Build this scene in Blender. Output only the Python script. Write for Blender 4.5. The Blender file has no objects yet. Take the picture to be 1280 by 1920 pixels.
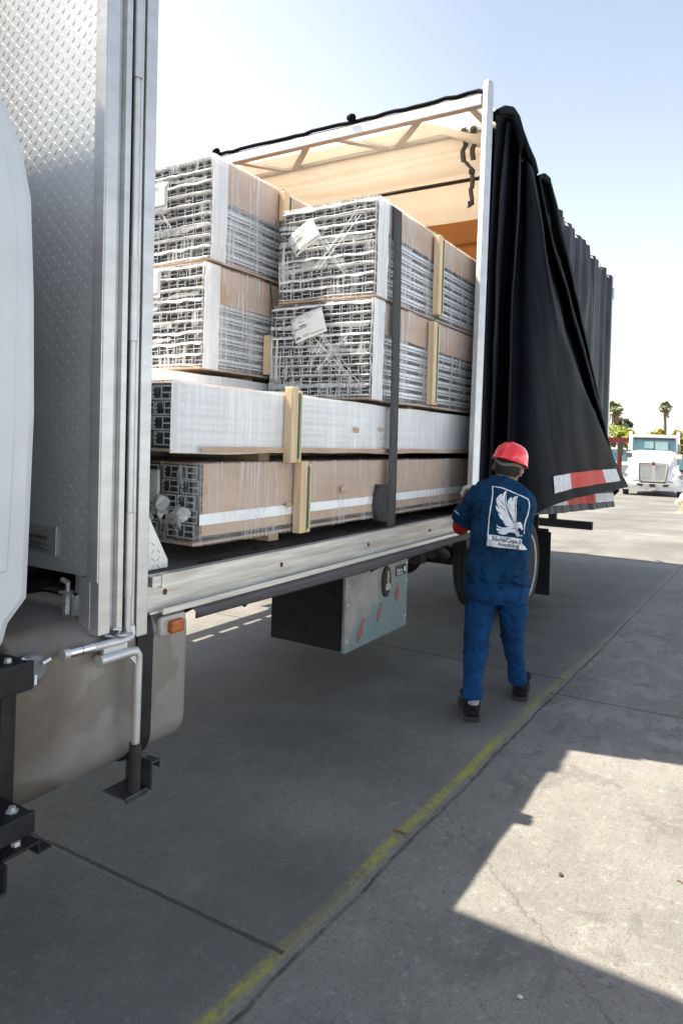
import bpy, bmesh, math, random
from mathutils import Vector, Matrix, noise
R = math.radians
random.seed(7)
sc = bpy.context.scene
col = sc.collection

# ---------------------------------------------------------------- camera, sky, sun, exposure
H = 1.6; FPX = 1300.0; PPX, PPY = 640.0, 825.0; YAW = R(31.2); ROLL = R(1.8)
ca, sa, cr, sr = math.cos(YAW), math.sin(YAW), math.cos(ROLL), math.sin(ROLL)
FWD = Vector((ca, sa, 0)); RGT = Vector((sa, -ca, 0)); UPV = Vector((0, 0, 1))
cam_d = bpy.data.cameras.new('camera'); cam = bpy.data.objects.new('camera', cam_d); col.objects.link(cam)
cx_ = RGT * cr + UPV * sr; cy_ = UPV * cr - RGT * sr; cz_ = -FWD
cam.matrix_world = Matrix(((cx_.x, cy_.x, cz_.x, 0), (cx_.y, cy_.y, cz_.y, 0), (cx_.z, cy_.z, cz_.z, H), (0, 0, 0, 1)))
cam_d.sensor_fit = 'VERTICAL'; cam_d.sensor_height = 36; cam_d.sensor_width = 24
cam_d.lens = 36 * FPX / 1920; cam_d.shift_y = -(960 - PPY) / 1920; cam_d.shift_x = 0
cam_d.clip_start = 0.05; cam_d.clip_end = 3000
sc.camera = cam

SUN_EL = R(58.5); SUN_H = Vector((0.25, -0.968, 0)).normalized()     # the way the light travels over the ground
w = bpy.data.worlds.new('World'); sc.world = w; w.use_nodes = True
wn = w.node_tree.nodes; bgn = wn['Background']; sky = wn.new('ShaderNodeTexSky')
sky.sky_type = 'NISHITA'; sky.sun_disc = False; sky.sun_elevation = SUN_EL
sky.sun_rotation = math.atan2(-SUN_H.x, -SUN_H.y)
sky.air_density = 1.0; sky.dust_density = 1.6; sky.ozone_density = 2.2
def wmath(op, a, b=None):
    n = wn.new('ShaderNodeMath'); n.operation = op
    for i, x in enumerate((a, b)):
        if x is None: continue
        if isinstance(x, (int, float)): n.inputs[i].default_value = x
        else: w.node_tree.links.new(x, n.inputs[i])
    return n.outputs[0]
# summer haze: a white veil low in the sky, stronger on the sun's side
wt = wn.new('ShaderNodeTexCoord'); wsep = wn.new('ShaderNodeSeparateXYZ'); w.node_tree.links.new(wt.outputs['Generated'], wsep.inputs[0])
toward = wmath('ADD', wmath('MULTIPLY', wsep.outputs[0], -SUN_H.x), wmath('MULTIPLY', wsep.outputs[1], -SUN_H.y))
side = wmath('ADD', 0.60, wmath('MULTIPLY', wmath('MINIMUM', 0.55, wmath('MAXIMUM', 0.0, wmath('SUBTRACT', toward, 0.07))), 1.4))
low = wmath('POWER', 2.718, wmath('MULTIPLY', wmath('ABSOLUTE', wsep.outputs[2]), -3.0))
veil = wmath('MULTIPLY', wmath('MULTIPLY', side, wmath('ADD', wmath('MULTIPLY', low, 5.6), 0.55)), 1.0)
vc = wn.new('ShaderNodeVectorMath'); vc.operation = 'SCALE'; vc.inputs[0].default_value = (1.0, 0.985, 0.975); w.node_tree.links.new(veil, vc.inputs['Scale'])
va = wn.new('ShaderNodeVectorMath'); va.operation = 'MULTIPLY_ADD'; va.inputs[1].default_value = (0.72, 0.67, 0.60); w.node_tree.links.new(sky.outputs[0], va.inputs[0]); w.node_tree.links.new(vc.outputs[0], va.inputs[2])
w.node_tree.links.new(va.outputs[0], bgn.inputs[0]); bgn.inputs[1].default_value = 0.10
sl = bpy.data.lights.new('sun', 'SUN'); so = bpy.data.objects.new('sun', sl); col.objects.link(so)
sl.energy = 5.0; sl.angle = R(0.53); sl.color = (1.0, 0.895, 0.735)
LD = Vector((SUN_H.x * math.cos(SUN_EL), SUN_H.y * math.cos(SUN_EL), -math.sin(SUN_EL)))
so.rotation_euler = LD.to_track_quat('-Z', 'Y').to_euler(); so.location = (0, 10, 20)
vs = sc.view_settings; vs.view_transform = 'Standard'; vs.look = 'None'; vs.exposure = 1.55; vs.gamma = 1.0
sc.cycles.max_bounces = 8; sc.cycles.transparent_max_bounces = 24; sc.cycles.diffuse_bounces = 4
sc.cycles.caustics_reflective = False; sc.cycles.caustics_refractive = False

# ---------------------------------------------------------------- measuring helpers (pixel of the 1280x1920 photo -> world)
def ray(x, y):
    x -= PPX; y -= PPY
    a = x * cr + y * sr; b = -x * sr + y * cr
    return FWD + RGT * (a / FPX) + UPV * (-b / FPX)
C0 = Vector((0, 0, H))
def on_y(x, y, Y): v = ray(x, y); return C0 + v * (Y / v.y)
def on_x(x, y, X): v = ray(x, y); return C0 + v * (X / v.x)
def on_z(x, y, Z): v = ray(x, y); return C0 + v * ((Z - H) / v.z)
def on_d(x, y, d): return C0 + ray(x, y) * d

# ---------------------------------------------------------------- materials
def nodes(name):
    m = bpy.data.materials.new(name); m.use_nodes = True
    nt = m.node_tree; return m, nt, nt.nodes, nt.links, nt.nodes['Principled BSDF']
def mth(nt, op, a, b=None, c=None, clamp=False):
    n = nt.nodes.new('ShaderNodeMath'); n.operation = op; n.use_clamp = clamp
    for i, x in enumerate((a, b, c)):
        if x is None: continue
        if isinstance(x, (int, float)): n.inputs[i].default_value = x
        else: nt.links.new(x, n.inputs[i])
    return n.outputs[0]
def coords(nt, scale=(1, 1, 1), rot=(0, 0, 0), kind='Object'):
    t = nt.nodes.new('ShaderNodeTexCoord'); mp = nt.nodes.new('ShaderNodeMapping')
    mp.inputs['Scale'].default_value = scale; mp.inputs['Rotation'].default_value = rot
    nt.links.new(t.outputs[kind], mp.inputs[0]); return mp.outputs[0]
def nz(nt, vec, scale, detail=4, rough=0.55, dist=0.0):
    n = nt.nodes.new('ShaderNodeTexNoise'); n.inputs['Scale'].default_value = scale; n.inputs['Detail'].default_value = detail
    n.inputs['Roughness'].default_value = rough; n.inputs['Distortion'].default_value = dist
    nt.links.new(vec, n.inputs['Vector']); return n.outputs[0]
def ramp(nt, fac, stops):
    n = nt.nodes.new('ShaderNodeValToRGB'); e = n.color_ramp.elements
    while len(e) < len(stops): e.new(0.5)
    for k, (p, c) in enumerate(stops):
        e[k].position = p; e[k].color = (*c, 1) if len(c) == 3 else c
    nt.links.new(fac, n.inputs[0]); return n.outputs[0]
def sstep(nt, x, lo, hi):
    n = nt.nodes.new('ShaderNodeMapRange'); n.interpolation_type = 'SMOOTHSTEP'
    n.inputs['From Min'].default_value = lo; n.inputs['From Max'].default_value = hi
    nt.links.new(x, n.inputs[0]); return n.outputs[0]
def mixc(nt, fac, a, b):
    n = nt.nodes.new('ShaderNodeMix'); n.data_type = 'RGBA'
    for i, x in ((0, fac), (6, a), (7, b)):
        if isinstance(x, (int, float)): n.inputs[i].default_value = x
        elif isinstance(x, tuple): n.inputs[i].default_value = (*x, 1)
        else: nt.links.new(x, n.inputs[i])
    return n.outputs[2]
def bump(nt, bsdf, h, strength, dist=0.01):
    n = nt.nodes.new('ShaderNodeBump'); n.inputs['Strength'].default_value = strength; n.inputs['Distance'].default_value = dist
    nt.links.new(h, n.inputs['Height']); nt.links.new(n.outputs[0], bsdf.inputs['Normal']); return n
def mk(name, c, rough=0.5, metal=0.0, var=0.15, scale=6.0, stretch=(1, 1, 1), c2=None, bmp=0.0, bscale=None, rvar=0.1, spec=None, coat=0.0):
    """Principled with a noise between two tones, a rougher and a smoother state and a fine bump."""
    m, nt, N, L, b = nodes(name)
    v = coords(nt, stretch); f = nz(nt, v, scale, 6, 0.62)
    f2 = sstep(nt, f, 0.3, 0.72)
    d = c2 or tuple(x * (1 - var) for x in c); u = tuple(min(1, x * (1 + var * 0.5)) for x in c)
    L.new(mixc(nt, f2, d, u), b.inputs['Base Color'])
    b.inputs['Metallic'].default_value = metal
    g = nz(nt, v, scale * 2.7, 4)
    L.new(mth(nt, 'ADD', mth(nt, 'MULTIPLY', mth(nt, 'SUBTRACT', g, 0.5), rvar * 2), rough, clamp=True), b.inputs['Roughness'])
    if spec is not None: b.inputs['Specular IOR Level'].default_value = spec
    if coat: b.inputs['Coat Weight'].default_value = coat; b.inputs['Coat Roughness'].default_value = 0.08
    if bmp: bump(nt, b, nz(nt, v, bscale or scale * 8, 5), bmp, 0.004)
    return m
M = {}
M['alu'] = mk('aluminium', (0.60, 0.60, 0.60), 0.42, 0.75, 0.12, 5, (1, 1, 3), bmp=0.05, bscale=60)
M['plate'] = mk('tread_plate', (0.72, 0.73, 0.74), 0.48, 0.7, 0.08, 3, bmp=0.04, bscale=40, rvar=0.06)
M['galv'] = mk('galvanised_tube', (0.62, 0.62, 0.63), 0.42, 0.6, 0.1, 12, bmp=0.06, bscale=150)
M['rail'] = mk('scuffed_rail', (0.66, 0.65, 0.62), 0.45, 0.5, 0.35, 4, (0.6, 3, 9), c2=(0.52, 0.49, 0.45), bmp=0.1, bscale=40)
M['chrome'] = mk('chrome', (0.8, 0.8, 0.8), 0.12, 1.0, 0.03, 8, rvar=0.03)
M['cabwhite'] = mk('cab_paint', (0.55, 0.58, 0.61), 0.35, 0, 0.06, 2.5, coat=0.3, rvar=0.05)
M['black'] = mk('black_steel', (0.016, 0.017, 0.02), 0.55, 0, 0.4, 14, bmp=0.1, spec=0.3)
M['chassis'] = mk('dirty_chassis', (0.03, 0.027, 0.025), 0.75, 0, 0.5, 12, bmp=0.3)
M['rubber'] = mk('tyre_rubber', (0.028, 0.027, 0.027), 0.8, 0, 0.4, 20, bmp=0.2)
M['greyplastic'] = mk('grey_plastic', (0.11, 0.105, 0.115), 0.5, 0, 0.2, 8, (1, 4, 8))
M['rim'] = mk('painted_rim', (0.55, 0.54, 0.51), 0.45, 0.1, 0.25, 10, c2=(0.34, 0.31, 0.28))
M['amber'] = mk('amber_lens', (0.45, 0.12, 0.02), 0.25, 0, 0.2, 40, bmp=0.2, bscale=250)
M['deck'] = mk('deck_planks', (0.075, 0.07, 0.068), 0.7, 0, 0.5, 7, (0.4, 5, 1), bmp=0.3, bscale=50)
M['web'] = mk('webbing', (0.075, 0.075, 0.078), 0.85, 0, 0.2, 30, bmp=0.5, bscale=600)
M['olive'] = mk('olive_webbing', (0.085, 0.088, 0.068), 0.85, 0, 0.2, 30, bmp=0.4, bscale=500)
M['green'] = mk('green_band', (0.02, 0.16, 0.075), 0.35, 0, 0.2, 10)
M['card'] = mk('cardboard', (0.56, 0.40, 0.29), 0.85, 0, 0.14, 3, (0.7, 1, 2), c2=(0.45, 0.31, 0.215))
M['bag'] = mk('kraft_paper', (0.56, 0.38, 0.24), 0.8, 0, 0.2, 6)
M['wood'] = mk('pine_batten', (0.72, 0.56, 0.37), 0.7, 0, 0.2, 3, (14, 14, 1.2), c2=(0.60, 0.44, 0.27), bmp=0.1)
M['tubeshade'] = mk('tube_shade_aluminium', (0.09, 0.098, 0.104), 0.4, 0.7, 0.2, 4, (0.5, 3, 3))  # dark tone painted in for the shade inside the long tubes
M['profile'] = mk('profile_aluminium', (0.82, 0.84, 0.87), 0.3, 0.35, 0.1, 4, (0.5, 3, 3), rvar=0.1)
M['foam'] = mk('white_foam', (0.92, 0.93, 0.94), 0.7, 0, 0.05, 12, bmp=0.3)
M['paper'] = mk('label_paper', (0.80, 0.81, 0.82), 0.6, 0, 0.05, 6)
M['ink'] = mk('black_ink', (0.02, 0.02, 0.025), 0.6, 0, 0.1, 6)
M['white'] = mk('white_print', (0.78, 0.80, 0.84), 0.7, 0, 0.08, 20)
M['red_tape'] = mk('red_tape', (0.56, 0.02, 0.012), 0.55, 0, 0.2, 25, spec=0.25)
M['white_tape'] = mk('white_tape', (0.58, 0.59, 0.62), 0.5, 0, 0.25, 25)
M['helmet'] = mk('helmet_red', (0.92, 0.022, 0.036), 0.25, 0, 0.05, 4, rvar=0.05, coat=0.6)
M['skin'] = mk('skin', (0.24, 0.11, 0.065), 0.5, 0, 0.2, 30, bmp=0.1, bscale=300)
M['hair'] = mk('hair', (0.012, 0.010, 0.009), 0.75, 0, 0.3, 60, bmp=0.6, bscale=500)
M['glove'] = mk('white_glove', (0.62, 0.63, 0.62), 0.85, 0, 0.12, 40, bmp=0.4, bscale=400)
M['redsleeve'] = mk('red_sleeve', (0.42, 0.012, 0.02), 0.8, 0, 0.2, 20, bmp=0.2, bscale=400)
M['boot'] = mk('boot_leather', (0.014, 0.013, 0.014), 0.7, 0, 0.4, 14, bmp=0.4, bscale=80, spec=0.15)
M['sock'] = mk('grey_sock', (0.35, 0.33, 0.36), 0.9, 0, 0.1, 40)
M['strapgrey'] = mk('grey_strap', (0.14, 0.14, 0.12), 0.7, 0, 0.1, 20)

def cloth(name, c, var, wscale, rough=0.85):
    m, nt, N, L, b = nodes(name)
    v = coords(nt); f = nz(nt, v, 9, 6, 0.65)
    L.new(mixc(nt, sstep(nt, f, 0.3, 0.72), tuple(x * (1 - var) for x in c), c), b.inputs['Base Color'])
    b.inputs['Roughness'].default_value = rough; b.inputs['Specular IOR Level'].default_value = 0.2
    w1 = nz(nt, coords(nt, (1, 1, 0.35)), 26, 5, 0.6, 0.8); w2 = nz(nt, v, wscale, 2)
    bump(nt, b, mth(nt, 'ADD', w1, mth(nt, 'MULTIPLY', w2, 0.15)), 0.6, 0.03)
    return m
M['shirt'] = cloth('navy_cotton', (0.004, 0.045, 0.115), 0.3, 700)
M['jeans'] = cloth('blue_denim', (0.005, 0.062, 0.20), 0.5, 500)

def tarp(name, c, transl, rough, tr_col=None, var=0.2, spec=0.05):
    m, nt, N, L, b = nodes(name)
    v = coords(nt); f = nz(nt, coords(nt, (1, 1, 0.3)), 5, 7, 0.65)
    cc = mixc(nt, sstep(nt, f, 0.25, 0.75), tuple(x * (1 - var) for x in c), c)
    L.new(cc, b.inputs['Base Color']); b.inputs['Roughness'].default_value = rough; b.inputs['Specular IOR Level'].default_value = spec
    bump(nt, b, mth(nt, 'ADD', nz(nt, coords(nt, (1, 1, 0.4)), 8, 6, 0.6, 0.5), mth(nt, 'MULTIPLY', nz(nt, v, 420, 2), 0.1)), 0.25, 0.02)
    if transl:
        t = N.new('ShaderNodeBsdfTranslucent'); t.inputs[0].default_value = (*(tr_col or c), 1)
        ms = N.new('ShaderNodeMixShader'); ms.inputs[0].default_value = transl
        L.new(b.outputs[0], ms.inputs[1]); L.new(t.outputs[0], ms.inputs[2])
        L.new(ms.outputs[0], N['Material Output'].inputs[0])
    return m
M['tarp'] = tarp('black_vinyl', (0.007, 0.0082, 0.012), 0, 0.58, var=0.35, spec=0.035)
M['tarpgrey'] = tarp('skylit_vinyl', (0.055, 0.062, 0.076), 0, 0.5, var=0.6, spec=0.15)  # greyer than the black vinyl: grazing sky sheen put into the base
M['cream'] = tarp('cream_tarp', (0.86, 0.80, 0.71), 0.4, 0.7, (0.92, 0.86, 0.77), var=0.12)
M['tan'] = tarp('shaded_cream_tarp', (0.50, 0.27, 0.13), 0.2, 0.75, (0.6, 0.28, 0.10), var=0.2)  # cream tarp painted darker and oranger for shade and light through doubled layers

def film(name, tone, lo, hi, kind, tl_=0.3):
    """Stretch wrap: clear, with milky streaks. kind: 'v' upright streaks, 'd' slanting ones."""
    m, nt, N, L, b = nodes(name)
    if kind == 'v':
        a = sstep(nt, nz(nt, coords(nt, (17, 17, 0.55)), 3.0, 3, 0.6, 0.4), 0.46, 0.66); a2 = sstep(nt, nz(nt, coords(nt, (42, 42, 0.8)), 3.0, 2, 0.5, 0.2), 0.55, 0.68)
        c = sstep(nt, nz(nt, coords(nt, (1.6, 1.6, 0.8)), 2.2, 4, 0.6), 0.36, 0.68)
        f = mth(nt, 'ADD', mth(nt, 'MULTIPLY', mth(nt, 'MULTIPLY', a, 0.65), mth(nt, 'ADD', c, 0.15)), mth(nt, 'ADD', mth(nt, 'MULTIPLY', a2, 0.35), mth(nt, 'MULTIPLY', c, 0.22)), clamp=True)
    else:
        a = nz(nt, coords(nt, (1, 60, 2.2), (R(48), 0, 0)), 1.0, 3, 0.6, 0.2); a2 = nz(nt, coords(nt, (1, 46, 2.0), (R(-50), 0, 0)), 1.0, 3, 0.6, 0.2)
        c = nz(nt, coords(nt, (1, 1, 1)), 3.2, 3, 0.6); c2 = nz(nt, coords(nt, (1.3, 1, 1)), 2.4, 3, 0.6)
        s1 = mth(nt, 'MULTIPLY', sstep(nt, a, 0.48, 0.62), sstep(nt, c, 0.42, 0.58)); s2 = mth(nt, 'MULTIPLY', sstep(nt, a2, 0.5, 0.62), sstep(nt, c2, 0.47, 0.6))
        f = mth(nt, 'MAXIMUM', s1, s2)
    fac = mth(nt, 'ADD', mth(nt, 'MULTIPLY', f, hi - lo), lo, clamp=True)
    b.inputs['Base Color'].default_value = (*tone, 1); b.inputs['Roughness'].default_value = 0.2
    t = N.new('ShaderNodeBsdfTransparent'); ms = N.new('ShaderNodeMixShader')
    tl = N.new('ShaderNodeBsdfTranslucent'); tl.inputs[0].default_value = (*tone, 1)
    m2 = N.new('ShaderNodeMixShader'); m2.inputs[0].default_value = tl_
    L.new(b.outputs[0], m2.inputs[1]); L.new(tl.outputs[0], m2.inputs[2])
    L.new(fac, ms.inputs[0]); L.new(t.outputs[0], ms.inputs[1]); L.new(m2.outputs[0], ms.inputs[2])
    L.new(ms.outputs[0], N['Material Output'].inputs[0])
    bump(nt, b, nz(nt, coords(nt, (22, 22, 1.5)), 3, 5), 0.4, 0.01)
    return m
M['film'] = film('stretch_film', (0.88, 0.89, 0.92), 0.10, 0.80, 'v')
M['filmheavy'] = film('stretch_film_heavy', (0.95, 0.95, 0.96), 0.72, 0.98, 'v', 0.08)
M['filmlight'] = film('stretch_film_light', (0.88, 0.87, 0.88), 0.12, 0.65, 'v')
M['filmband'] = film('stretch_film_band', (0.9, 0.92, 0.93), 0.35, 0.9, 'v')
M['filmend'] = film('stretch_film_end', (0.9, 0.91, 0.92), 0.05, 0.95, 'd')

# ---------------------------------------------------------------- mesh helpers
class MB:
    def __init__(s): s.v = []; s.f = []; s.mi = []
    def add(s, vs, fs, mi=0):
        o = len(s.v); s.v += [Vector(p) for p in vs]
        for f in fs: s.f.append([o + i for i in f]); s.mi.append(mi)
        return s
    def box(s, x0, x1, y0, y1, z0, z1, mi=0):
        return s.add([(x0, y0, z0), (x1, y0, z0), (x1, y1, z0), (x0, y1, z0), (x0, y0, z1), (x1, y0, z1), (x1, y1, z1), (x0, y1, z1)],
                     [(3, 2, 1, 0), (4, 5, 6, 7), (0, 1, 5, 4), (1, 2, 6, 5), (2, 3, 7, 6), (3, 0, 4, 7)], mi)
    def obox(s, c, ax, ay, az, mi=0):
        c, ax, ay, az = map(Vector, (c, ax, ay, az))
        vs = [c + ax * i + ay * j + az * k for k in (-1, 1) for (i, j) in ((-1, -1), (1, -1), (1, 1), (-1, 1))]
        return s.add(vs, [(3, 2, 1, 0), (4, 5, 6, 7), (0, 1, 5, 4), (1, 2, 6, 5), (2, 3, 7, 6), (3, 0, 4, 7)], mi)
    def bar(s, p, q, w, t, side=(0, 0, 1), mi=0):
        p, q = Vector(p), Vector(q); d = (q - p); a = d.cross(Vector(side)).normalized(); b = a.cross(d).normalized()
        return s.obox((p + q) / 2, d / 2, a * w / 2, b * t / 2, mi)
    def tube(s, path, r, seg=12, mi=0, cap=True, squash=None):
        path = [Vector(p) for p in path]; n = len(path); rs = r if isinstance(r, (list, tuple)) else [r] * n
        ref = None; rings = []
        for i, p in enumerate(path):
            t = (path[min(i + 1, n - 1)] - path[max(i - 1, 0)]).normalized()
            if ref is None: ref = t.orthogonal().normalized()
            ref = (ref - t * ref.dot(t)).normalized(); b = t.cross(ref)
            rings.append([p + (ref * math.cos(2 * math.pi * k / seg) + b * math.sin(2 * math.pi * k / seg)) * rs[i] for k in range(seg)])
        return s.loft(rings, cap, mi)
    def loft(s, rings, cap=True, mi=0, closed=True):
        n = len(rings[0]); o = [p for r_ in rings for p in r_]; fs = []
        for i in range(len(rings) - 1):
            for k in range(n if closed else n - 1):
                k2 = (k + 1) % n; fs.append((i * n + k, i * n + k2, (i + 1) * n + k2, (i + 1) * n + k))
        if cap: fs.append(tuple(reversed(range(n)))); fs.append(tuple((len(rings) - 1) * n + k for k in range(n)))
        return s.add(o, fs, mi)
    def prism(s, poly, fn, a, b, mi=0):
        """poly: 2D outline; fn(u, v, t) -> point; extruded from t=a to t=b."""
        n = len(poly); vs = [fn(u, v, a) for u, v in poly] + [fn(u, v, b) for u, v in poly]
        fs = [tuple(reversed(range(n))), tuple(range(n, 2 * n))] + [(k, (k + 1) % n, n + (k + 1) % n, n + k) for k in range(n)]
        return s.add(vs, fs, mi)
    def grid(s, fn, nu, nv, mi=0):
        vs = [fn(i / nu, j / nv) for j in range(nv + 1) for i in range(nu + 1)]
        fs = [(j * (nu + 1) + i, j * (nu + 1) + i + 1, (j + 1) * (nu + 1) + i + 1, (j + 1) * (nu + 1) + i) for j in range(nv) for i in range(nu)]
        return s.add(vs, fs, mi)
    def lathe(s, prof, c, axis, seg=32, mi=0):
        """prof: (radius, height along axis) pairs."""
        c, ax = Vector(c), Vector(axis).normalized(); a = ax.orthogonal().normalized(); b = ax.cross(a)
        return s.loft([[c + ax * h + (a * math.cos(2 * math.pi * k / seg) + b * math.sin(2 * math.pi * k / seg)) * max(r, 1e-4) for k in range(seg)] for r, h in prof], True, mi)
    def lean(s):
        for q in s.v: q.x -= 0.0165 * (q.z - 1.2) + 0.006
        return s
    def build(s, name, mat, parent=None, bevel=0, smooth=False, solid=0, sub=0, voxel=0, smooth_it=0, disp=None, angle=40, origin=None):
        me = bpy.data.meshes.new(name)
        o = bpy.data.objects.new(name, me); col.objects.link(o)
        off = Vector((0, 0, 0)); p = parent
        while p is not None: off += p.location; p = p.parent
        if parent is None and origin is not None: off = Vector(origin); o.location = off
        me.from_pydata([tuple(q - off) for q in s.v], [], s.f)
        for x in (mat if isinstance(mat, (list, tuple)) else [mat]): me.materials.append(M[x] if isinstance(x, str) else x)
        me.polygons.foreach_set('material_index', s.mi)
        bm = bmesh.new(); bm.from_mesh(me); bmesh.ops.recalc_face_normals(bm, faces=bm.faces); bm.to_mesh(me); bm.free()
        if smooth or voxel:
            me.polygons.foreach_set('use_smooth', [True] * len(me.polygons))
            if not voxel: me.set_sharp_from_angle(angle=R(angle))
        me.update()
        if parent is not None: o.parent = parent
        if voxel:
            r_ = o.modifiers.new('remesh', 'REMESH'); r_.mode = 'VOXEL'; r_.voxel_size = voxel; r_.use_smooth_shade = True
        if smooth_it:
            q = o.modifiers.new('smooth', 'SMOOTH'); q.iterations = smooth_it; q.factor = 0.5
        if disp:
            for (tn, ts, st) in disp:
                t = bpy.data.textures.new(tn, 'CLOUDS'); t.noise_scale = ts; t.noise_depth = 2
                d = o.modifiers.new('wrinkle', 'DISPLACE'); d.texture = t; d.strength = st; d.mid_level = 0.5; d.texture_coords = 'GLOBAL'
        if solid:
            q = o.modifiers.new('thickness', 'SOLIDIFY'); q.thickness = solid; q.offset = 0
        if bevel:
            q = o.modifiers.new('bevel', 'BEVEL'); q.width = bevel; q.segments = 2; q.limit_method = 'ANGLE'; q.angle_limit = R(50)
        if sub:
            q = o.modifiers.new('sub', 'SUBSURF'); q.levels = sub; q.render_levels = sub
        return o
def tag(o, label=None, cat=None, group=None, kind=None):
    if label: o['label'] = label
    if cat: o['category'] = cat
    if group: o['group'] = group
    if kind: o['kind'] = kind
    return o
def empty(name, loc, label=None, cat=None, group=None):
    o = bpy.data.objects.new(name, None); col.objects.link(o); o.location = loc; o.empty_display_size = 0.2
    return tag(o, label, cat, group)
def text_mesh(s, size, fn, mi=0, mb=None, align='LEFT', bold=0.0, squeeze=1.0):
    """Lettering as a flat mesh; fn(u, v) puts its plane into the world."""
    cu = bpy.data.curves.new('lettering', 'FONT'); cu.body = s; cu.size = size; cu.align_x = align; cu.offset = bold; cu.resolution_u = 3
    to = bpy.data.objects.new('lettering', cu); col.objects.link(to); bpy.context.view_layer.update()
    me = to.to_mesh(); mb = mb or MB()
    mb.add([fn(v.co.x * squeeze, v.co.y) for v in me.vertices], [tuple(p.vertices) for p in me.polygons], mi)
    to.to_mesh_clear(); bpy.data.objects.remove(to); bpy.data.curves.remove(cu); return mb
def catmull(P, t):
    n = len(P) - 1; x = min(max(t, 0), 1) * n; i = min(int(x), n - 1); f = x - i
    p0, p1, p2, p3 = P[max(i - 1, 0)], P[i], P[i + 1], P[min(i + 2, n)]
    return 0.5 * ((2 * p1) + (p2 - p0) * f + (2 * p0 - 5 * p1 + 4 * p2 - p3) * f * f + (3 * p1 - p0 - 3 * p2 + p3) * f ** 3)
# ---------------------------------------------------------------- ground
def gz(X, Y):
    s = X * ca + Y * sa
    t = min(max((s - 13) / 19.0, 0), 1)
    return -0.53 * t * t * (3 - 2 * t) if t < 1 else -0.53
def ground_at(px, py):
    P = on_z(px, py, 0)
    for _ in range(30): P = on_z(px, py, gz(P.x, P.y))
    return P
m, nt, N, L, b = nodes('yard_concrete'); M['concrete'] = m
v = coords(nt); sep = N.new('ShaderNodeSeparateXYZ'); L.new(v, sep.inputs[0]); X, Y = sep.outputs[0], sep.outputs[1]
warp = mth(nt, 'MULTIPLY', mth(nt, 'SUBTRACT', nz(nt, v, 7, 5, 0.7), 0.5), 0.035)
warp2 = mth(nt, 'MULTIPLY', mth(nt, 'SUBTRACT', nz(nt, v, 1.1, 3), 0.5), 0.05)
lineY = mth(nt, 'ADD', mth(nt, 'MULTIPLY', X, -0.0325), 1.285)
dl = mth(nt, 'SUBTRACT', Y, lineY)                                     # >0: the slab the truck stands on
dlw = mth(nt, 'ADD', mth(nt, 'ADD', dl, warp), warp2)
near = mth(nt, 'LESS_THAN', dl, 0.0)                                   # the camera-side slabs
# base tones: broad patches, speckle and broom marks
n1 = nz(nt, v, 0.9, 6, 0.6); n2 = nz(nt, v, 6, 6, 0.7); n3 = nz(nt, v, 130, 3, 0.7); n4 = nz(nt, coords(nt, (2.0, 26, 1)), 3, 4, 0.6)
n5 = nz(nt, coords(nt, (28, 1.6, 1)), 3, 5, 0.7)
base = mixc(nt, sstep(nt, n1, 0.32, 0.68), (0.136, 0.134, 0.127), (0.214, 0.208, 0.191))
base = mixc(nt, mth(nt, 'MULTIPLY', sstep(nt, n2, 0.35, 0.7), 0.35), base, (0.25, 0.242, 0.222))
base = mixc(nt, mth(nt, 'MULTIPLY', sstep(nt, n5, 0.5, 0.75), 0.28), base, (0.27, 0.262, 0.25))
base = mixc(nt, mth(nt, 'MULTIPLY', sstep(nt, n3, 0.5, 0.66), 0.6), base, (0.075, 0.072, 0.07))
n7 = nz(nt, v, 38, 5, 0.75); base = mixc(nt, mth(nt, 'MULTIPLY', sstep(nt, n7, 0.52, 0.66), 0.55), base, (0.085, 0.082, 0.08)); base = mixc(nt, mth(nt, 'MULTIPLY', sstep(nt, nz(nt, v, 21, 6, 0.8), 0.54, 0.66), 0.5), base, (0.31, 0.303, 0.288))
# oil dirt under the parked truck, dark flakes on the camera-side slabs
oil = mth(nt, 'MULTIPLY', sstep(nt, nz(nt, v, 0.55, 5, 0.65), 0.36, 0.6), mth(nt, 'SUBTRACT', 1.0, near))
base = mixc(nt, mth(nt, 'MULTIPLY', oil, 0.5), base, (0.06, 0.06, 0.06))
fl = nz(nt, coords(nt, (1, 1.35, 1), (0, 0, 0.4)), 3.3, 9, 0.72, 0.6); big = nz(nt, v, 0.8, 3)
fmask = mth(nt, 'MULTIPLY', mth(nt, 'MULTIPLY', sstep(nt, fl, 0.535, 0.56), sstep(nt, big, 0.40, 0.52)), near)
base = mixc(nt, mth(nt, 'MULTIPLY', fmask, 0.38), base, (0.07, 0.068, 0.066))
pit = mth(nt, 'MULTIPLY', mth(nt, 'MULTIPLY', sstep(nt, nz(nt, v, 55, 4, 0.75), 0.6, 0.68), sstep(nt, nz(nt, v, 1.6, 3), 0.48, 0.62)), near)
base = mixc(nt, mth(nt, 'MULTIPLY', pit, 0.7), base, (0.34, 0.33, 0.32))
rust = sstep(nt, nz(nt, v, 2.3, 6, 0.7), 0.63, 0.72)
base = mixc(nt, mth(nt, 'MULTIPLY', rust, 0.2), base, (0.18, 0.10, 0.07))
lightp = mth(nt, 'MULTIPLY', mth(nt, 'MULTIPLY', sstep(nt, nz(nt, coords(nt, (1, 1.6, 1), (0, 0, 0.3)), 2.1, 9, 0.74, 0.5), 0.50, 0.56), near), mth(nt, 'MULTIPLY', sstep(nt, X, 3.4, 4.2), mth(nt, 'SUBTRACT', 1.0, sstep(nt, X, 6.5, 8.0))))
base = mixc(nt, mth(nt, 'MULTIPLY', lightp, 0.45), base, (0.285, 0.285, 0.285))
vor = N.new('ShaderNodeTexVoronoi'); vor.inputs['Scale'].default_value = 1.7; L.new(v, vor.inputs['Vector'])
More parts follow.
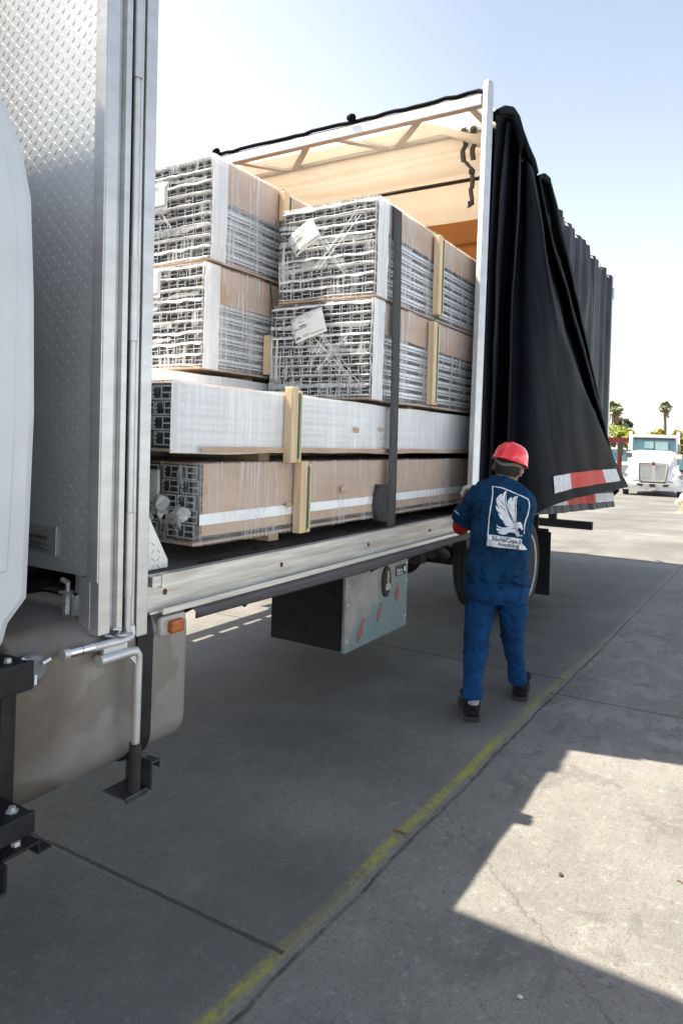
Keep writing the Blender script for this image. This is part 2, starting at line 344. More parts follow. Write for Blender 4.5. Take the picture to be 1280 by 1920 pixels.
spots = mth(nt, 'SUBTRACT', 1.0, sstep(nt, mth(nt, 'ADD', vor.outputs['Distance'], mth(nt, 'MULTIPLY', warp, 2.2)), 0.03, 0.085))
base = mixc(nt, mth(nt, 'MULTIPLY', mth(nt, 'MULTIPLY', spots, sstep(nt, nz(nt, v, 0.7, 2), 0.48, 0.55)), 0.5), base, (0.05, 0.048, 0.045))
# joints and cracks
def groove(d, wd): return mth(nt, 'SUBTRACT', 1.0, sstep(nt, mth(nt, 'ABSOLUTE', d), wd * 0.35, wd))
def both(a, b_): return mth(nt, 'MAXIMUM', a, b_)
jl = mth(nt, 'MULTIPLY', groove(mth(nt, 'ADD', dlw, 0.04), 0.012), mth(nt, 'ADD', mth(nt, 'MULTIPLY', sstep(nt, nz(nt, v, 9, 5, 0.75), 0.42, 0.58), 0.6), 0.4))
far_ = mth(nt, 'SUBTRACT', 1.0, near)
def xjoint(x0, slope, wd): return groove(mth(nt, 'ADD', mth(nt, 'SUBTRACT', mth(nt, 'ADD', X, mth(nt, 'MULTIPLY', Y, slope)), x0), mth(nt, 'MULTIPLY', warp, 0.5)), wd)
tj = 0.0
for x0 in (-1.3, 1.812, 4.93, 7.72, 10.8, 14.0, 17.2, 20.5, 24.0, 28.0): tj = both(tj, xjoint(x0, 0.03, 0.013 if x0 < 9 else 0.03))
tj = mth(nt, 'MULTIPLY', tj, far_)
tn_ = 0.0
for x0 in (-1.4, 4.64, 7.42, 10.6, 14.0, 17.5, 21.0, 25.0): tn_ = both(tn_, xjoint(x0, 0.05, 0.012 if x0 < 9 else 0.03))
tn_ = mth(nt, 'MULTIPLY', tn_, near)
ll = groove(mth(nt, 'ADD', mth(nt, 'SUBTRACT', Y, 5.4), warp), 0.014); ll2 = groove(mth(nt, 'ADD', mth(nt, 'ADD', Y, 2.6), warp), 0.014)
joints = both(both(jl, both(tj, tn_)), both(ll, ll2))
wcr = mth(nt, 'MULTIPLY', mth(nt, 'SUBTRACT', nz(nt, v, 6, 8, 0.82), 0.5), 0.22)
crackd = mth(nt, 'ADD', mth(nt, 'SUBTRACT', mth(nt, 'ADD', X, wcr), mth(nt, 'ADD', mth(nt, 'MULTIPLY', Y, 0.95), 1.77)), 0)
crack = mth(nt, 'MULTIPLY', mth(nt, 'MULTIPLY', groove(crackd, 0.006), mth(nt, 'LESS_THAN', dl, -0.05)), mth(nt, 'GREATER_THAN', Y, -0.5))
joints_all = both(joints, mth(nt, 'MULTIPLY', crack, 0.38))
# the painted yellow line, worn to streaks
pw = mth(nt, 'ADD', dlw, -0.012)
pm = mth(nt, 'SUBTRACT', 1.0, sstep(nt, mth(nt, 'ABSOLUTE', pw), 0.008, 0.038))
wear = sstep(nt, mth(nt, 'ADD', mth(nt, 'MULTIPLY', nz(nt, v, 34, 6, 0.75), 0.7), mth(nt, 'MULTIPLY', nz(nt, v, 2.0, 3), 0.5)), 0.53, 0.72)
fade = mth(nt, 'SUBTRACT', 1.0, mth(nt, 'MULTIPLY', sstep(nt, X, 4.6, 6.4), 0.85))
pm = mth(nt, 'MULTIPLY', mth(nt, 'MULTIPLY', pm, mth(nt, 'ADD', mth(nt, 'MULTIPLY', wear, 0.8), 0.2)), fade)
base = mixc(nt, mth(nt, 'MULTIPLY', pm, 0.9), base, (0.33, 0.325, 0.05))
base = mixc(nt, mth(nt, 'MULTIPLY', joints_all, 0.85), base, (0.035, 0.033, 0.03))
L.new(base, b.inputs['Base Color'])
L.new(mth(nt, 'ADD', mth(nt, 'MULTIPLY', n2, 0.3), 0.5), b.inputs['Roughness'])
b.inputs['Specular IOR Level'].default_value = 0.35
hh = mth(nt, 'ADD', mth(nt, 'MULTIPLY', n3, 0.35), mth(nt, 'MULTIPLY', nz(nt, v, 30, 5, 0.7), 0.5))
hh = mth(nt, 'ADD', hh, mth(nt, 'MULTIPLY', n4, 0.25)); hh = mth(nt, 'SUBTRACT', hh, mth(nt, 'MULTIPLY', joints_all, 2.2))
bump(nt, b, hh, 0.5, 0.006)
mb = MB()
ss = [-40, -8, 0, 6, 12] + [13 + k * 1.0 for k in range(20)] + [36, 45, 60, 90, 160, 400, 1500]
tt = [-1500, -300, -80, -30, -10, 0, 10, 30, 80, 300, 1500]
def gp(i, j):
    P = FWD * ss[j] + RGT * tt[i]; return (P.x, P.y, gz(P.x, P.y))
n_ = len(tt); mb.add([gp(i, j) for j in range(len(ss)) for i in range(n_)],
    [(j * n_ + i, j * n_ + i + 1, (j + 1) * n_ + i + 1, (j + 1) * n_ + i) for j in range(len(ss) - 1) for i in range(n_ - 1)])
tag(mb.build('ground', 'concrete', smooth=True), kind='structure')
# litter on the slabs
def pebble(px, py, r, name, label, matn):
    P = on_z(px, py, 0); bm = bmesh.new(); bmesh.ops.create_icosphere(bm, subdivisions=2, radius=r)
    for q in bm.verts:
        q.co *= 1 + 0.35 * noise.noise(q.co * (2.2 / r) * 0.5 + Vector((px, py, 0))); q.co.z *= 0.6
    mm = MB(); mm.add([q.co + P + Vector((0, 0, r * 0.5)) for q in bm.verts], [[w_.index for w_ in f.verts] for f in bm.faces]); bm.free()
    tag(mm.build(name, matn, smooth=True, angle=180, origin=P), label, 'stone', 'loose bits on the concrete')
M['stone'] = mk('dark_stone', (0.06, 0.045, 0.04), 0.8, 0, 0.4, 60); M['twig'] = mk('dry_twig', (0.13, 0.075, 0.04), 0.8, 0, 0.3, 60)
M['palestone'] = mk('pale_chip', (0.5, 0.48, 0.44), 0.8, 0, 0.2, 60)
pebble(1051, 1642, 0.009, 'stone', 'small dark stone lying in the sunlit patch of concrete', 'stone')
pebble(974, 1872, 0.008, 'stone', 'pale chip of concrete lying in the shade beside the long crack', 'palestone')
P, Q = on_z(735, 1557, 0.006), on_z(761, 1564, 0.006)
tw = MB().tube([P, P.lerp(Q, 0.5) + Vector((0.004, 0.003, 0.003)), Q], [0.003, 0.004, 0.003], 6)
tag(tw.build('twig', 'twig', origin=P), 'short brown twig lying on the dark slab left of the yellow line', 'twig')
P, Q = on_z(1268, 1650, 0.004), on_z(1284, 1661, 0.004)
tag(MB().tube([P, P.lerp(Q, 0.4) + Vector((0.006, 0, 0.002)), Q], 0.0022, 6).build('twig', 'twig', origin=P), 'thin curled twig on sunlit concrete at the picture edge', 'twig')
# ---------------------------------------------------------------- the truck
YB = 1.861; DZ = 1.083; YF = 4.62; XR = 10.25
truck = empty('curtain_side_truck', (5.2, 3.2, 0), 'white and aluminium curtain side truck with its tarp cover pushed back from the loaded bed', 'truck')
def zr(X): return 4.29 - 0.058 * (X - 5.1)
T = lambda n, mb, mat, **k: mb.build(n, mat, k.pop('parent', truck), **k)
# cab
ol = [(1.205, .96), (1.225, 1.035), (1.283, 1.10), (1.29, 1.65), (1.277, 2.0), (1.258, 2.28), (1.222, 2.42), (1.17, 2.52), (1.09, 2.60), (0.95, 2.655), (0.6, 2.69),
      (-0.3, 2.70), (-0.55, 2.62), (-1.05, 1.85), (-2.3, 1.62), (-2.55, 1.45), (-2.62, .62), (-2.0, .6), (-1.9, .85), (-1.7, 1.05), (-1.2, 1.05), (-1.0, .85), (-0.9, .62), (0.95, .62), (1.0, .94)]
cabm = MB(); fn = lambda u, vv, t: (u, t, vv); ol = [(x + 0.008 if x > 0.9 else x, z) for x, z in ol]; cabm.prism(ol, fn, 1.842, 4.55)
cab = T('cab', cabm, 'cabwhite', bevel=0.03)
pn = MB(); pn.prism([(1.09, 1.19), (1.215, 1.19), (1.225, 1.65), (1.21, 2.2), (1.17, 2.38), (1.08, 2.46), (0.9, 2.50), (0.9, 1.19)], fn, 1.836, 1.86)
T('side_panel', pn, 'cabwhite', parent=cab, bevel=0.008)
M['glass'] = mk('dark_glass', (0.02, 0.025, 0.03), 0.06, 0, 0.05, 3, rvar=0.01)
T('window', MB().prism([(-0.75, 1.75), (0.35, 1.75), (0.35, 2.45), (-0.42, 2.45)], fn, 1.838, 1.85), 'glass', parent=cab, bevel=0.01)
T('windshield', MB().obox((-0.80, 3.22, 2.22), (0.22, 0, 0.34), (0, 1.05, 0), (0.012, 0, -0.008)), 'glass', parent=cab)
T('door', MB().prism([(-0.85, 0.98), (0.45, 0.98), (0.45, 1.72), (-0.85, 1.72)], fn, 1.836, 1.85), 'cabwhite', bevel=0.006)
T('bumper', MB().box(-2.74, -2.6, 1.95, 4.5, 0.45, 0.85), 'chrome', bevel=0.03)
for yy in (2.1, 4.3): T('headlight', MB().box(-2.645, -2.6, yy - 0.12, yy + 0.12, 0.95, 1.15), 'chrome', bevel=0.02)
rf = MB(); rf.prism([(-0.3, 2.65), (1.25, 2.62), (1.30, 2.75), (1.31, 4.15), (1.2, 4.24), (0.9, 4.2), (0.2, 3.5)], fn, 2.72, 4.42); T('cab_shadow_block', rf, 'cabwhite', parent=cab, bevel=0.05)  # unseen block added above the cab to shade the ground
T('gap_light_block', MB().box(1.29, 1.57, 3.0, 4.55, 0.62, 2.6).box(1.29, 1.57, 2.5, 3.0, 0.6, 1.2).box(0.95, 1.75, 2.56, 2.8, 0.5, 1.1), 'chassis')  # dark boxes added behind the cab to keep the sun off the tank
# wheels: tyre, rim, hub
def wheel(cx, yf, width, name='wheel'):
    c = Vector((cx, yf, 0.454)); r0, r1 = 0.305, 0.456; w_ = width; n = 48
    prof = [(r0, 0.0), (r0 + 0.03, -0.012), (r1 - 0.075, -0.014), (r1 - 0.03, 0.0), (r1 - 0.008, 0.02), (r1, 0.045)]
    for k in range(1, 5):
        x = w_ * k / 5; prof += [(r1, x - 0.008), (r1 - 0.012, x - 0.004), (r1 - 0.012, x + 0.004), (r1, x + 0.008)]
    prof += [(r1, w_ - 0.045), (r1 - 0.008, w_ - 0.02), (r1 - 0.075, w_ + 0.01), (r0, w_)]
    ty = MB().lathe(prof, c, (0, 1, 0), n); o = T(name, ty, 'rubber', smooth=True, angle=35)
    rp = [(r0 + 0.004, 0.004), (r0 + 0.008, -0.010), (r0 - 0.012, -0.010), (r0 - 0.028, 0.02), (r0 - 0.045, 0.05), (r0 - 0.055, 0.13), (0.2, 0.145), (0.12, 0.15), (0.115, 0.07), (0.07, 0.05), (0.0, 0.05)]
    rm = MB().lathe(rp, c, (0, 1, 0), n)
    bo = rm
    for k in range(10):
        a = k * math.pi / 5; q = c + Vector((0.15 * math.cos(a), 0.145, 0.15 * math.sin(a))); bo.tube([q, q + Vector((0, -0.03, 0))], 0.013, 6)
    T('rim', rm, 'rim', parent=o, smooth=True, angle=35)
wheel(6.58, 1.885, 0.26); wheel(6.58, 2.21, 0.26); wheel(6.58, 4.05, 0.24); wheel(6.58, 4.32, 0.2); wheel(-1.45, 1.95, 0.28); wheel(-1.45, 4.25, 0.28)
# chassis
ch = MB()
for yy in (2.78, 3.62): ch.box(-2.4, 10.0, yy, yy + 0.08, 0.68, 0.93)
for xx in (0.2, 1.4, 2.6, 3.8, 5.0, 5.9, 7.2, 8.4, 9.6): ch.box(xx, xx + 0.08, 2.79, 3.69, 0.72, 0.9)
k = 0.0
while k < 8.2: ch.box(1.95 + k, 2.02 + k, 1.93, 4.36, 0.945, 1.05); k += 0.31
T('chassis', ch, 'chassis', bevel=0.006)
ax = MB(); ax.tube([(6.5, 2.1, 0.454), (6.5, 4.4, 0.454)], 0.065, 14)
ax.lathe([(0.02, -0.24), (0.13, -0.2), (0.2, -0.1), (0.215, 0.0), (0.19, 0.1), (0.1, 0.2), (0.02, 0.25)], (6.45, 3.12, 0.46), (1, 0, 0), 24)
for yy in (2.62, 3.8):
    for q in range(4): ax.box(5.8 + 0.07 * q, 7.2 - 0.07 * q, yy, yy + 0.075, 0.57 - 0.02 * q, 0.588 - 0.02 * q)
    ax.box(5.72, 5.86, yy - 0.02, yy + 0.1, 0.5, 0.75); ax.box(7.15, 7.3, yy - 0.02, yy + 0.1, 0.5, 0.75)
T('rear_axle', ax, 'chassis', smooth=True, angle=35)
ds = MB().tube([(1.2, 3.2, 0.62), (6.2, 3.15, 0.5)], 0.05, 12)
ds.tube([(2.15, 2.45, 0.84), (3.3, 2.4, 0.83)], 0.045, 12); ds.tube([(4.3, 2.55, 0.74), (5.2, 2.55, 0.74)], 0.14, 18)
for q in range(14):
    random.seed(q); x = 2.0 + q * 0.16; ds.tube([(x, 2.1 + 0.3 * random.random(), 0.90), (x + 0.07, 2.15 + 0.25 * random.random(), 0.74 + 0.09 * random.random()), (x + 0.16, 2.1 + 0.3 * random.random(), 0.90)], 0.02 + 0.02 * random.random(), 8)
ds.tube([(5.1, 2.3, 0.9), (5.45, 2.3, 0.7), (5.7, 2.35, 0.62)], 0.045, 10); ds.tube([(5.2, 2.1, 0.86), (5.2, 2.5, 0.86)], 0.085, 14); ds.tube([(5.5, 2.05, 0.82), (5.5, 2.3, 0.82)], 0.1, 14)
T('drive_shaft', ds, 'chassis', smooth=True, angle=35)
# deck, rails
dk = MB(); YD = 4.42; npl = 9; wpl = (YD - 0.08 - 1.905) / npl
for q in range(npl): dk.box(1.80, XR, 1.905 + q * wpl, 1.905 + (q + 1) * wpl - 0.006, 1.045, DZ - 0.001 - 0.002 * (q % 2))
deck = T('deck', dk, 'deck', bevel=0.002)
for q in range(16):
    x = 2.12 + q * 0.42; T('stake_pocket', MB().box(x, x + 0.13, 1.925 + 0.05 * (q % 2), 1.948 + 0.05 * (q % 2), DZ - 0.001, DZ + 0.003), 'black', parent=deck)
def rail(y, sgn, name):
    g = lambda d: y + sgn * d
    rl = MB(); a = lambda x0, x1, d0, d1, z0, z1: rl.box(x0, x1, min(g(d0), g(d1)), max(g(d0), g(d1)), z0, z1)
    a(1.795, XR, 0.030, 0.045, 0.945, DZ + 0.002); a(1.84, XR, 0.0, 0.030, 1.038, DZ + 0.003); a(1.797, 1.84, 0.004, 0.03, 1.045, DZ)
    a(1.84, XR, -0.004, 0.030, 0.946, 0.954); a(1.84, XR, -0.010, -0.004, 0.940, 0.962); a(1.795, 1.84, 0.01, 0.03, 0.945, 0.953)
    for z in (0.99, 1.0, 1.01, 0.98): a(1.796, XR, 0.0285, 0.030, z, z + 0.003)
    return T(name, rl, 'rail', bevel=0.0025)
rl = rail(YB, 1, 'bed_rail'); rail(YD + 0.02, -1, 'bed_rail')
M['rust'] = mk('rusty_bolt', (0.16, 0.075, 0.04), 0.8, 0, 0.5, 80)
for x in (1.885, 2.62, 3.45, 4.3, 5.2, 6.4, 7.6, 8.8): T('rivet', MB().lathe([(0.0, -0.006), (0.006, -0.006), (0.011, -0.002), (0.012, 0.0)], (x, YB + 0.0295, 1.012), (0, 1, 0), 14), 'rust', parent=rl)
fl_ = MB()
def flap(u, t):
    x = 2.02 + u * 3.6; d = t
    return (x + 0.03 * d, YB + 0.035 - 0.028 * min(1, d * 2.2) + 0.03 * max(0, d - 0.5) + 0.003 * math.sin(x * 7), 0.943 - 0.07 * d - 0.008 * math.sin(x * 2.3) * d)
fl_.grid(flap, 60, 6); T('rubber_skirt', fl_, 'greyplastic', smooth=True, solid=0.006)
# bulkhead: tread plate, side frame, edge post
bk = MB(); bk.box(1.575, 1.60, 1.88, YF, 1.11, 4.32)
bulk = T('bulkhead', bk.lean(), 'plate')
T('bulkhead_shadow_box', MB().box(1.60, 1.665, 1.945, YF, 1.11, 4.32).lean(), 'alu')  # unseen box added to widen the bulkhead's shadow on the ground
tr = MB(); pit_ = 0.0285
for iy in range(46):
    for iz in range(int(3.2 / pit_)):
        y = 1.888 + iy * pit_; z = 1.125 + iz * pit_; s_ = 1 if (iy + iz) % 2 else -1
        d = Vector((0, 0.7071 * s_, 0.7071)); e = Vector((0, -0.7071, 0.7071 * s_)); c = Vector((1.575, y, z))
        tr.add([c - d * 0.0128, c + e * 0.0025, c + d * 0.0128, c - e * 0.0025, c + Vector((-0.0011, 0, 0)) - d * 0.006, c + Vector((-0.0011, 0, 0)) + d * 0.006],
               [(0, 1, 4), (1, 5, 4), (1, 2, 5), (2, 3, 5), (3, 4, 5), (3, 0, 4)])
T('tread_lugs', tr.lean(), 'plate', parent=bulk, smooth=True, angle=60)
np_ = MB(); np_.box(1.569, 1.573, 2.10, 2.30, 1.165, 1.265)
nplate = T('maker_plate', np_.lean(), 'alu', parent=bulk)
nt_ = lambda u, vv: (1.5675, 2.285 - u, 1.215 + vv)
tx = MB(); text_mesh('Chameleon', 0.03, nt_, 0, tx, bold=0.0004)
for q in range(6): tx.box(1.5675, 1.568, 2.135 + 0.02 * (q % 3), 2.285, 1.178 + q * 0.0055, 1.180 + q * 0.0055)
o_ = T('plate_lettering', tx.lean(), 'ink', parent=bulk)
fr = MB()      # vertical extrusions side by side
fr.box(1.557, 1.605, YB - 0.003, 1.92, 0.925, 4.36); fr.box(1.552, 1.56, YB, 1.90, 1.10, 4.36)
fr.box(1.605, 1.63, YB + 0.012, 1.92, 0.93, 4.36); fr.box(1.63, 1.654, YB - 0.008, 1.92, 0.93, 4.36); fr.box(1.5555, 1.56, 1.90, 1.955, 0.94, 1.11)
T('side_frame', fr.lean(), 'alu', bevel=0.004)
sf = MB(); sf.box(1.585, 1.66, 1.965, 2.02, 0.92, 1.11); T('frame_bracket', sf, 'alu', bevel=0.006)
po = MB(); po.box(1.722, 1.772, YB - 0.004, 1.935, 0.885, 4.36); po.box(1.716, 1.722, YB + 0.012, 1.93, 0.885, 4.36)
T('edge_post', po.lean(), 'alu', bevel=0.005)
T('post_backing', MB().box(1.654, 1.716, YB + 0.03, 1.93, 0.93, 4.36).lean(), 'chassis')
rod = MB(); rod.tube([(1.686, YB + 0.004, 0.90), (1.686, YB + 0.004, 4.36)], 0.0125, 14); rod.tube([(1.707, YB + 0.006, 0.93), (1.707, YB + 0.006, 4.36)], 0.0085, 12)
rodo = T('lock_rod', rod.lean(), 'galv', smooth=True)
for a_, b_ in ((1.035, 1.326), (1.919, 2.208), (2.817, 3.10), (3.7, 4.0)):
    T('hinge_sleeve', MB().lathe([(0.0, 0.0), (0.0165, 0.0), (0.0165, b_ - a_), (0.0, b_ - a_)], (1.684, YB, a_), (0, 0, 1), 18).lean(), 'alu', smooth=True)
lv = MB(); lv.tube([(1.700, YB + 0.0, 0.93), (1.700, YB - 0.004, 0.905), (1.685, YB - 0.012, 0.894), (1.64, YB - 0.016, 0.893), (1.50, YB - 0.02, 0.9)], [0.013, 0.014, 0.015, 0.0155, 0.0135], 14)
lever = T('lever_handle', lv, 'galv', smooth=True)
hg = MB(); hg.tube([(1.52, YB - 0.02, 0.9), (1.475, YB - 0.021, 0.902)], 0.0158, 16); hg.tube([(1.473, YB - 0.021, 0.902), (1.425, YB - 0.022, 0.904)], 0.0152, 16); T('grip', hg, 'chrome', parent=lever, smooth=True)
hg = MB(); hg.tube([(1.427, YB - 0.022, 0.904), (1.405, YB - 0.0225, 0.905)], 0.0165, 16); T('handle_tip', hg, 'galv', parent=lever, smooth=True)
cr_ = MB(); cr_.tube([(1.54, YB - 0.03, 0.852), (1.66, YB - 0.03, 0.852)], 0.017, 16); cr_.box(1.56, 1.66, YB - 0.028, YB - 0.015, 0.862, 0.886)
cr_.tube([(1.66, YB - 0.03, 0.852), (1.695, YB - 0.03, 0.848), (1.706, YB - 0.03, 0.832), (1.708, YB - 0.03, 0.80), (1.708, YB - 0.03, 0.515)], [0.016, 0.016, 0.0155, 0.015, 0.0145], 14)
cr_.prism([(1.665, 0.835), (1.71, 0.835), (1.706, 0.79)], fn, YB - 0.036, YB - 0.024); cr_.tube([(1.538, YB - 0.03, 0.852), (1.5385, YB - 0.03, 0.852)], 0.021, 16)
crank = T('crank_tube', cr_, 'galv', smooth=True, angle=35)
T('crank_grip', MB().tube([(1.708, YB - 0.03, 0.525), (1.708, YB - 0.03, 0.36)], 0.021, 16), 'rubber', parent=crank, smooth=True)
ey = MB(); ey.tube([(1.60, YB + 0.02, 0.915), (1.63, YB, 0.905), (1.645, YB - 0.01, 0.93), (1.62, YB + 0.0, 0.935)], 0.006, 8); ey.lathe([(0, 0), (0.022, 0), (0.022, 0.006), (0, 0.006)], (1.645, YB - 0.015, 0.913), (0, 0, 1), 16)
T('rod_clip', ey, 'galv', smooth=True)
lt = MB(); lt.tube([(1.585, 2.055, 0.905), (1.585, 2.055, 1.075)], 0.008, 10); lt.tube([(1.585, 2.055, 1.072), (1.583, 2.085, 1.08)], 0.009, 10)
hx = [(1.585 + 0.015 * math.cos(a * 0.9), 2.055 + 0.015 * math.sin(a * 0.9), 0.955 + a * 0.00085) for a in range(90)]
lt.tube(hx, 0.0025, 6)
for z in (0.94, 1.035): lt.box(1.565, 1.605, 2.005, 2.078, z, z + 0.008)
lt.box(1.57, 1.60, 2.005, 2.015, 0.94, 1.043)
T('spring_latch', lt, 'galv', smooth=True, angle=35)
gp_ = MB(); gp_.prism([(1.77, 1.375), (1.795, 1.375), (1.948, 1.118), (1.948, 1.09), (1.77, 1.09)], fn, 1.945, 1.953)
gus = T('corner_gusset', gp_, 'plate')
tl = MB()
for iy in range(8):
    for iz in range(10):
        x = 1.785 + iy * pit_; z = 1.10 + iz * pit_
        if x > 1.77 + (1.375 - z) * 0.62 - 0.0 or z > 1.36: continue
        s_ = 1 if (iy + iz) % 2 else -1; d = Vector((0.7071 * s_, 0, 0.7071)); e = Vector((-0.7071, 0, 0.7071 * s_)); c = Vector((x, 1.945, z))
        tl.add([c - d * 0.0128, c + e * 0.0025, c + d * 0.0128, c - e * 0.0025, c + Vector((0, -0.003, 0)) - d * 0.006, c + Vector((0, -0.003, 0)) + d * 0.006],
               [(0, 1, 4), (1, 5, 4), (1, 2, 5), (2, 3, 5), (3, 4, 5), (3, 0, 4)])
T('tread_lugs', tl, 'plate', parent=gus)
# fuel tank, straps, steps, lamp
m, nt, N, L, b = nodes('tank_metal'); M['tank'] = m
v = coords(nt); st = nz(nt, v, 3.2, 6, 0.65, 0.4); s2 = nz(nt, coords(nt, (8, 1, 0.6)), 4, 5); s3 = nz(nt, coords(nt, (1.2, 1, 1.2)), 1.9, 3, 0.5)
c = mixc(nt, sstep(nt, st, 0.3, 0.7), (0.225, 0.21, 0.20), (0.30, 0.28, 0.265))
c = mixc(nt, mth(nt, 'MULTIPLY', sstep(nt, s2, 0.55, 0.75), 0.4), c, (0.17, 0.145, 0.125))
c = mixc(nt, mth(nt, 'MULTIPLY', sstep(nt, s3, 0.53, 0.56), 0.45), c, (0.15, 0.125, 0.105))
gr = N.new('ShaderNodeTexGradient'); gr.gradient_type = 'SPHERICAL'; gm = N.new('ShaderNodeMapping'); tc = N.new('ShaderNodeTexCoord')
gm.inputs['Location'].default_value = (3.90 / 0.30, 1.30 / 0.4, -0.74 / 0.34); gm.inputs['Scale'].default_value = (1 / 0.30, 1 / 0.4, 1 / 0.34)
L.new(tc.outputs['Object'], gm.inputs[0]); L.new(gm.outputs[0], gr.inputs[0])
soot = mth(nt, 'MULTIPLY', sstep(nt, mth(nt, 'ADD', gr.outputs[1], mth(nt, 'MULTIPLY', mth(nt, 'SUBTRACT', st, 0.5), 0.6)), 0.1, 0.6), 0.75)
c = mixc(nt, soot, c, (0.10, 0.075, 0.055))
g2 = N.new('ShaderNodeTexGradient'); g2.gradient_type = 'SPHERICAL'; gm2 = N.new('ShaderNodeMapping'); gm2.inputs['Location'].default_value = (3.92 / 0.26, 1.30 / 0.5, -0.44 / 0.13); gm2.inputs['Scale'].default_value = (1 / 0.26, 1 / 0.5, 1 / 0.13)
L.new(tc.outputs['Object'], gm2.inputs[0]); L.new(gm2.outputs[0], g2.inputs[0])
c = mixc(nt, mth(nt, 'MULTIPLY', sstep(nt, mth(nt, 'ADD', g2.outputs[1], mth(nt, 'MULTIPLY', mth(nt, 'SUBTRACT', st, 0.5), 0.7)), 0.12, 0.3), 0.7), c, (0.12, 0.10, 0.08))
L.new(c, b.inputs['Base Color']); b.inputs['Metallic'].default_value = 0.25; b.inputs['Roughness'].default_value = 0.5; bump(nt, b, nz(nt, v, 14, 5), 0.08, 0.01)
def rrect(y0, y1, z0, z1, r_, n=7):
    o = []
    for cy, cz, a0 in ((y1 - r_, z1 - r_, 0), (y0 + r_, z1 - r_, 90), (y0 + r_, z0 + r_, 180), (y1 - r_, z0 + r_, 270)):
        for k in range(n): a = R(a0 + 90 * k / (n - 1)); o.append((cy + r_ * math.cos(a), cz + r_ * math.sin(a)))
    return o
rr = rrect(1.885, 2.50, 0.42, 0.965, 0.10)
def ring(x, s): cy, cz = 2.19, 0.69; return [Vector((x, cy + (y - cy) * s, cz + (z - cz) * s)) for y, z in rr]
tank = T('fuel_tank', MB().loft([ring(1.265, 0.95), ring(1.272, 0.985), ring(1.285, 1.0), ring(1.985, 1.0), ring(2.0, 0.992), ring(2.008, 0.97)]), 'tank', smooth=True, angle=50)
for x0 in (1.745,):
    s_ = MB(); r2 = rrect(1.876, 2.51, 0.41, 0.975, 0.105)
    s_.loft([[Vector((x0, y, z)) for y, z in r2], [Vector((x0 + 0.075, y, z)) for y, z in r2]], True); T('tank_strap', s_, 'black', smooth=True, angle=40)
cp = MB(); cax = Vector((-0.15, -0.9, 0.38)).normalized(); cc = Vector((1.318, 1.905, 0.862))
cp.lathe([(0.0, 0.078), (0.035, 0.078), (0.046, 0.070), (0.048, 0.06), (0.048, 0.03), (0.04, 0.028), (0.04, 0.0)], cc, cax, 28)
M['capsteel'] = mk('cap_steel', (0.16, 0.16, 0.165), 0.45, 0.4, 0.2, 30)
cap = T('filler_cap', cp, 'capsteel', parent=tank, smooth=True, angle=35)
a_ = cax.orthogonal().normalized(); b_ = cax.cross(a_)
for k in range(3):
    t_ = k * 2.1 + 0.5; d_ = a_ * math.cos(t_) + b_ * math.sin(t_); q = cc + cax * 0.082 + d_ * 0.036; T('cap_lug', MB().obox(q, d_ * 0.014, cax.cross(d_) * 0.004, cax * 0.009), 'alu', parent=tank)
sp = MB()
sp.box(0.9, 1.278, 1.80, 2.1, 0.905, 0.925); sp.box(0.9, 1.278, 1.795, 1.81, 0.845, 0.93); sp.box(1.15, 1.262, 1.85, 1.885, 0.40, 0.90); sp.box(1.19, 1.225, 1.815, 1.832, 0.62, 0.84)
sp.box(0.85, 1.225, 1.70, 1.95, 0.525, 0.54); sp.box(0.85, 1.225, 1.695, 1.712, 0.485, 0.545)
sp.box(1.15, 1.27, 1.73, 1.80, 0.42, 0.43); sp.box(1.262, 1.272, 1.73, 1.80, 0.395, 0.43); sp.box(1.262, 1.31, 1.73, 1.80, 0.39, 0.398)
sp.box(1.14, 1.15, 1.70, 1.79, 0.36, 0.43); sp.box(1.06, 1.15, 1.70, 1.79, 0.352, 0.362)
T('cab_steps', sp, 'black', bevel=0.006)
for x, y in ((1.19, 1.75), (1.13, 1.80), (1.19, 1.86), (1.10, 1.74), (1.07, 1.85)):
    T('step_bolt', MB().lathe([(0.0, 0.014), (0.010, 0.014), (0.011, 0.003), (0.018, 0.003), (0.018, 0.0)], (x, y, 0.54), (0, 0, 1), 6), 'galv')
    T('step_bolt', MB().lathe([(0.0, 0.012), (0.010, 0.012), (0.012, 0.0)], (x + 0.04, y + 0.1, 0.925), (0, 0, 1), 6), 'galv')
T('step_bolt', MB().lathe([(0.0, 0.012), (0.012, 0.012), (0.014, 0.0)], (1.215, 1.765, 0.43), (0, 0, 1), 6), 'galv')
ft = MB(); ft.box(1.655, 1.76, 1.815, 1.93, 0.348, 0.356); ft.box(1.655, 1.755, 1.81, 1.818, 0.338, 0.36); ft.box(1.755, 1.763, 1.80, 1.93, 0.348, 0.45); ft.box(1.763, 1.86, 1.86, 1.92, 0.40, 0.407); ft.box(1.853, 1.86, 1.86, 1.92, 0.375, 0.407)
ft.box(1.745, 1.80, 1.868, 1.878, 0.36, 0.45); ft.tube([(1.785, 1.86, 0.34), (1.785, 1.86, 0.42)], 0.007, 8)
M['footsteel'] = mk('bracket_steel', (0.06, 0.065, 0.075), 0.45, 0.4, 0.4, 20); T('tank_bracket', ft, 'footsteel', bevel=0.006)
mk_ = MB(); mk_.box(1.85, 1.985, 1.872, 1.90, 0.85, 0.925); T('marker_housing', mk_, 'rim', bevel=0.012)
T('side_marker', MB().box(1.885, 1.955, 1.848, 1.875, 0.858, 0.908), 'amber', bevel=0.01)
T('marker_bracket', MB().tube([(1.80, 1.93, 0.945), (1.81, 1.91, 0.92), (1.82, 1.90, 0.88), (1.835, 1.895, 0.86)], 0.016, 10).tube([(1.75, 1.95, 0.93), (1.745, 1.93, 0.86)], 0.012, 10), 'greyplastic', smooth=True)
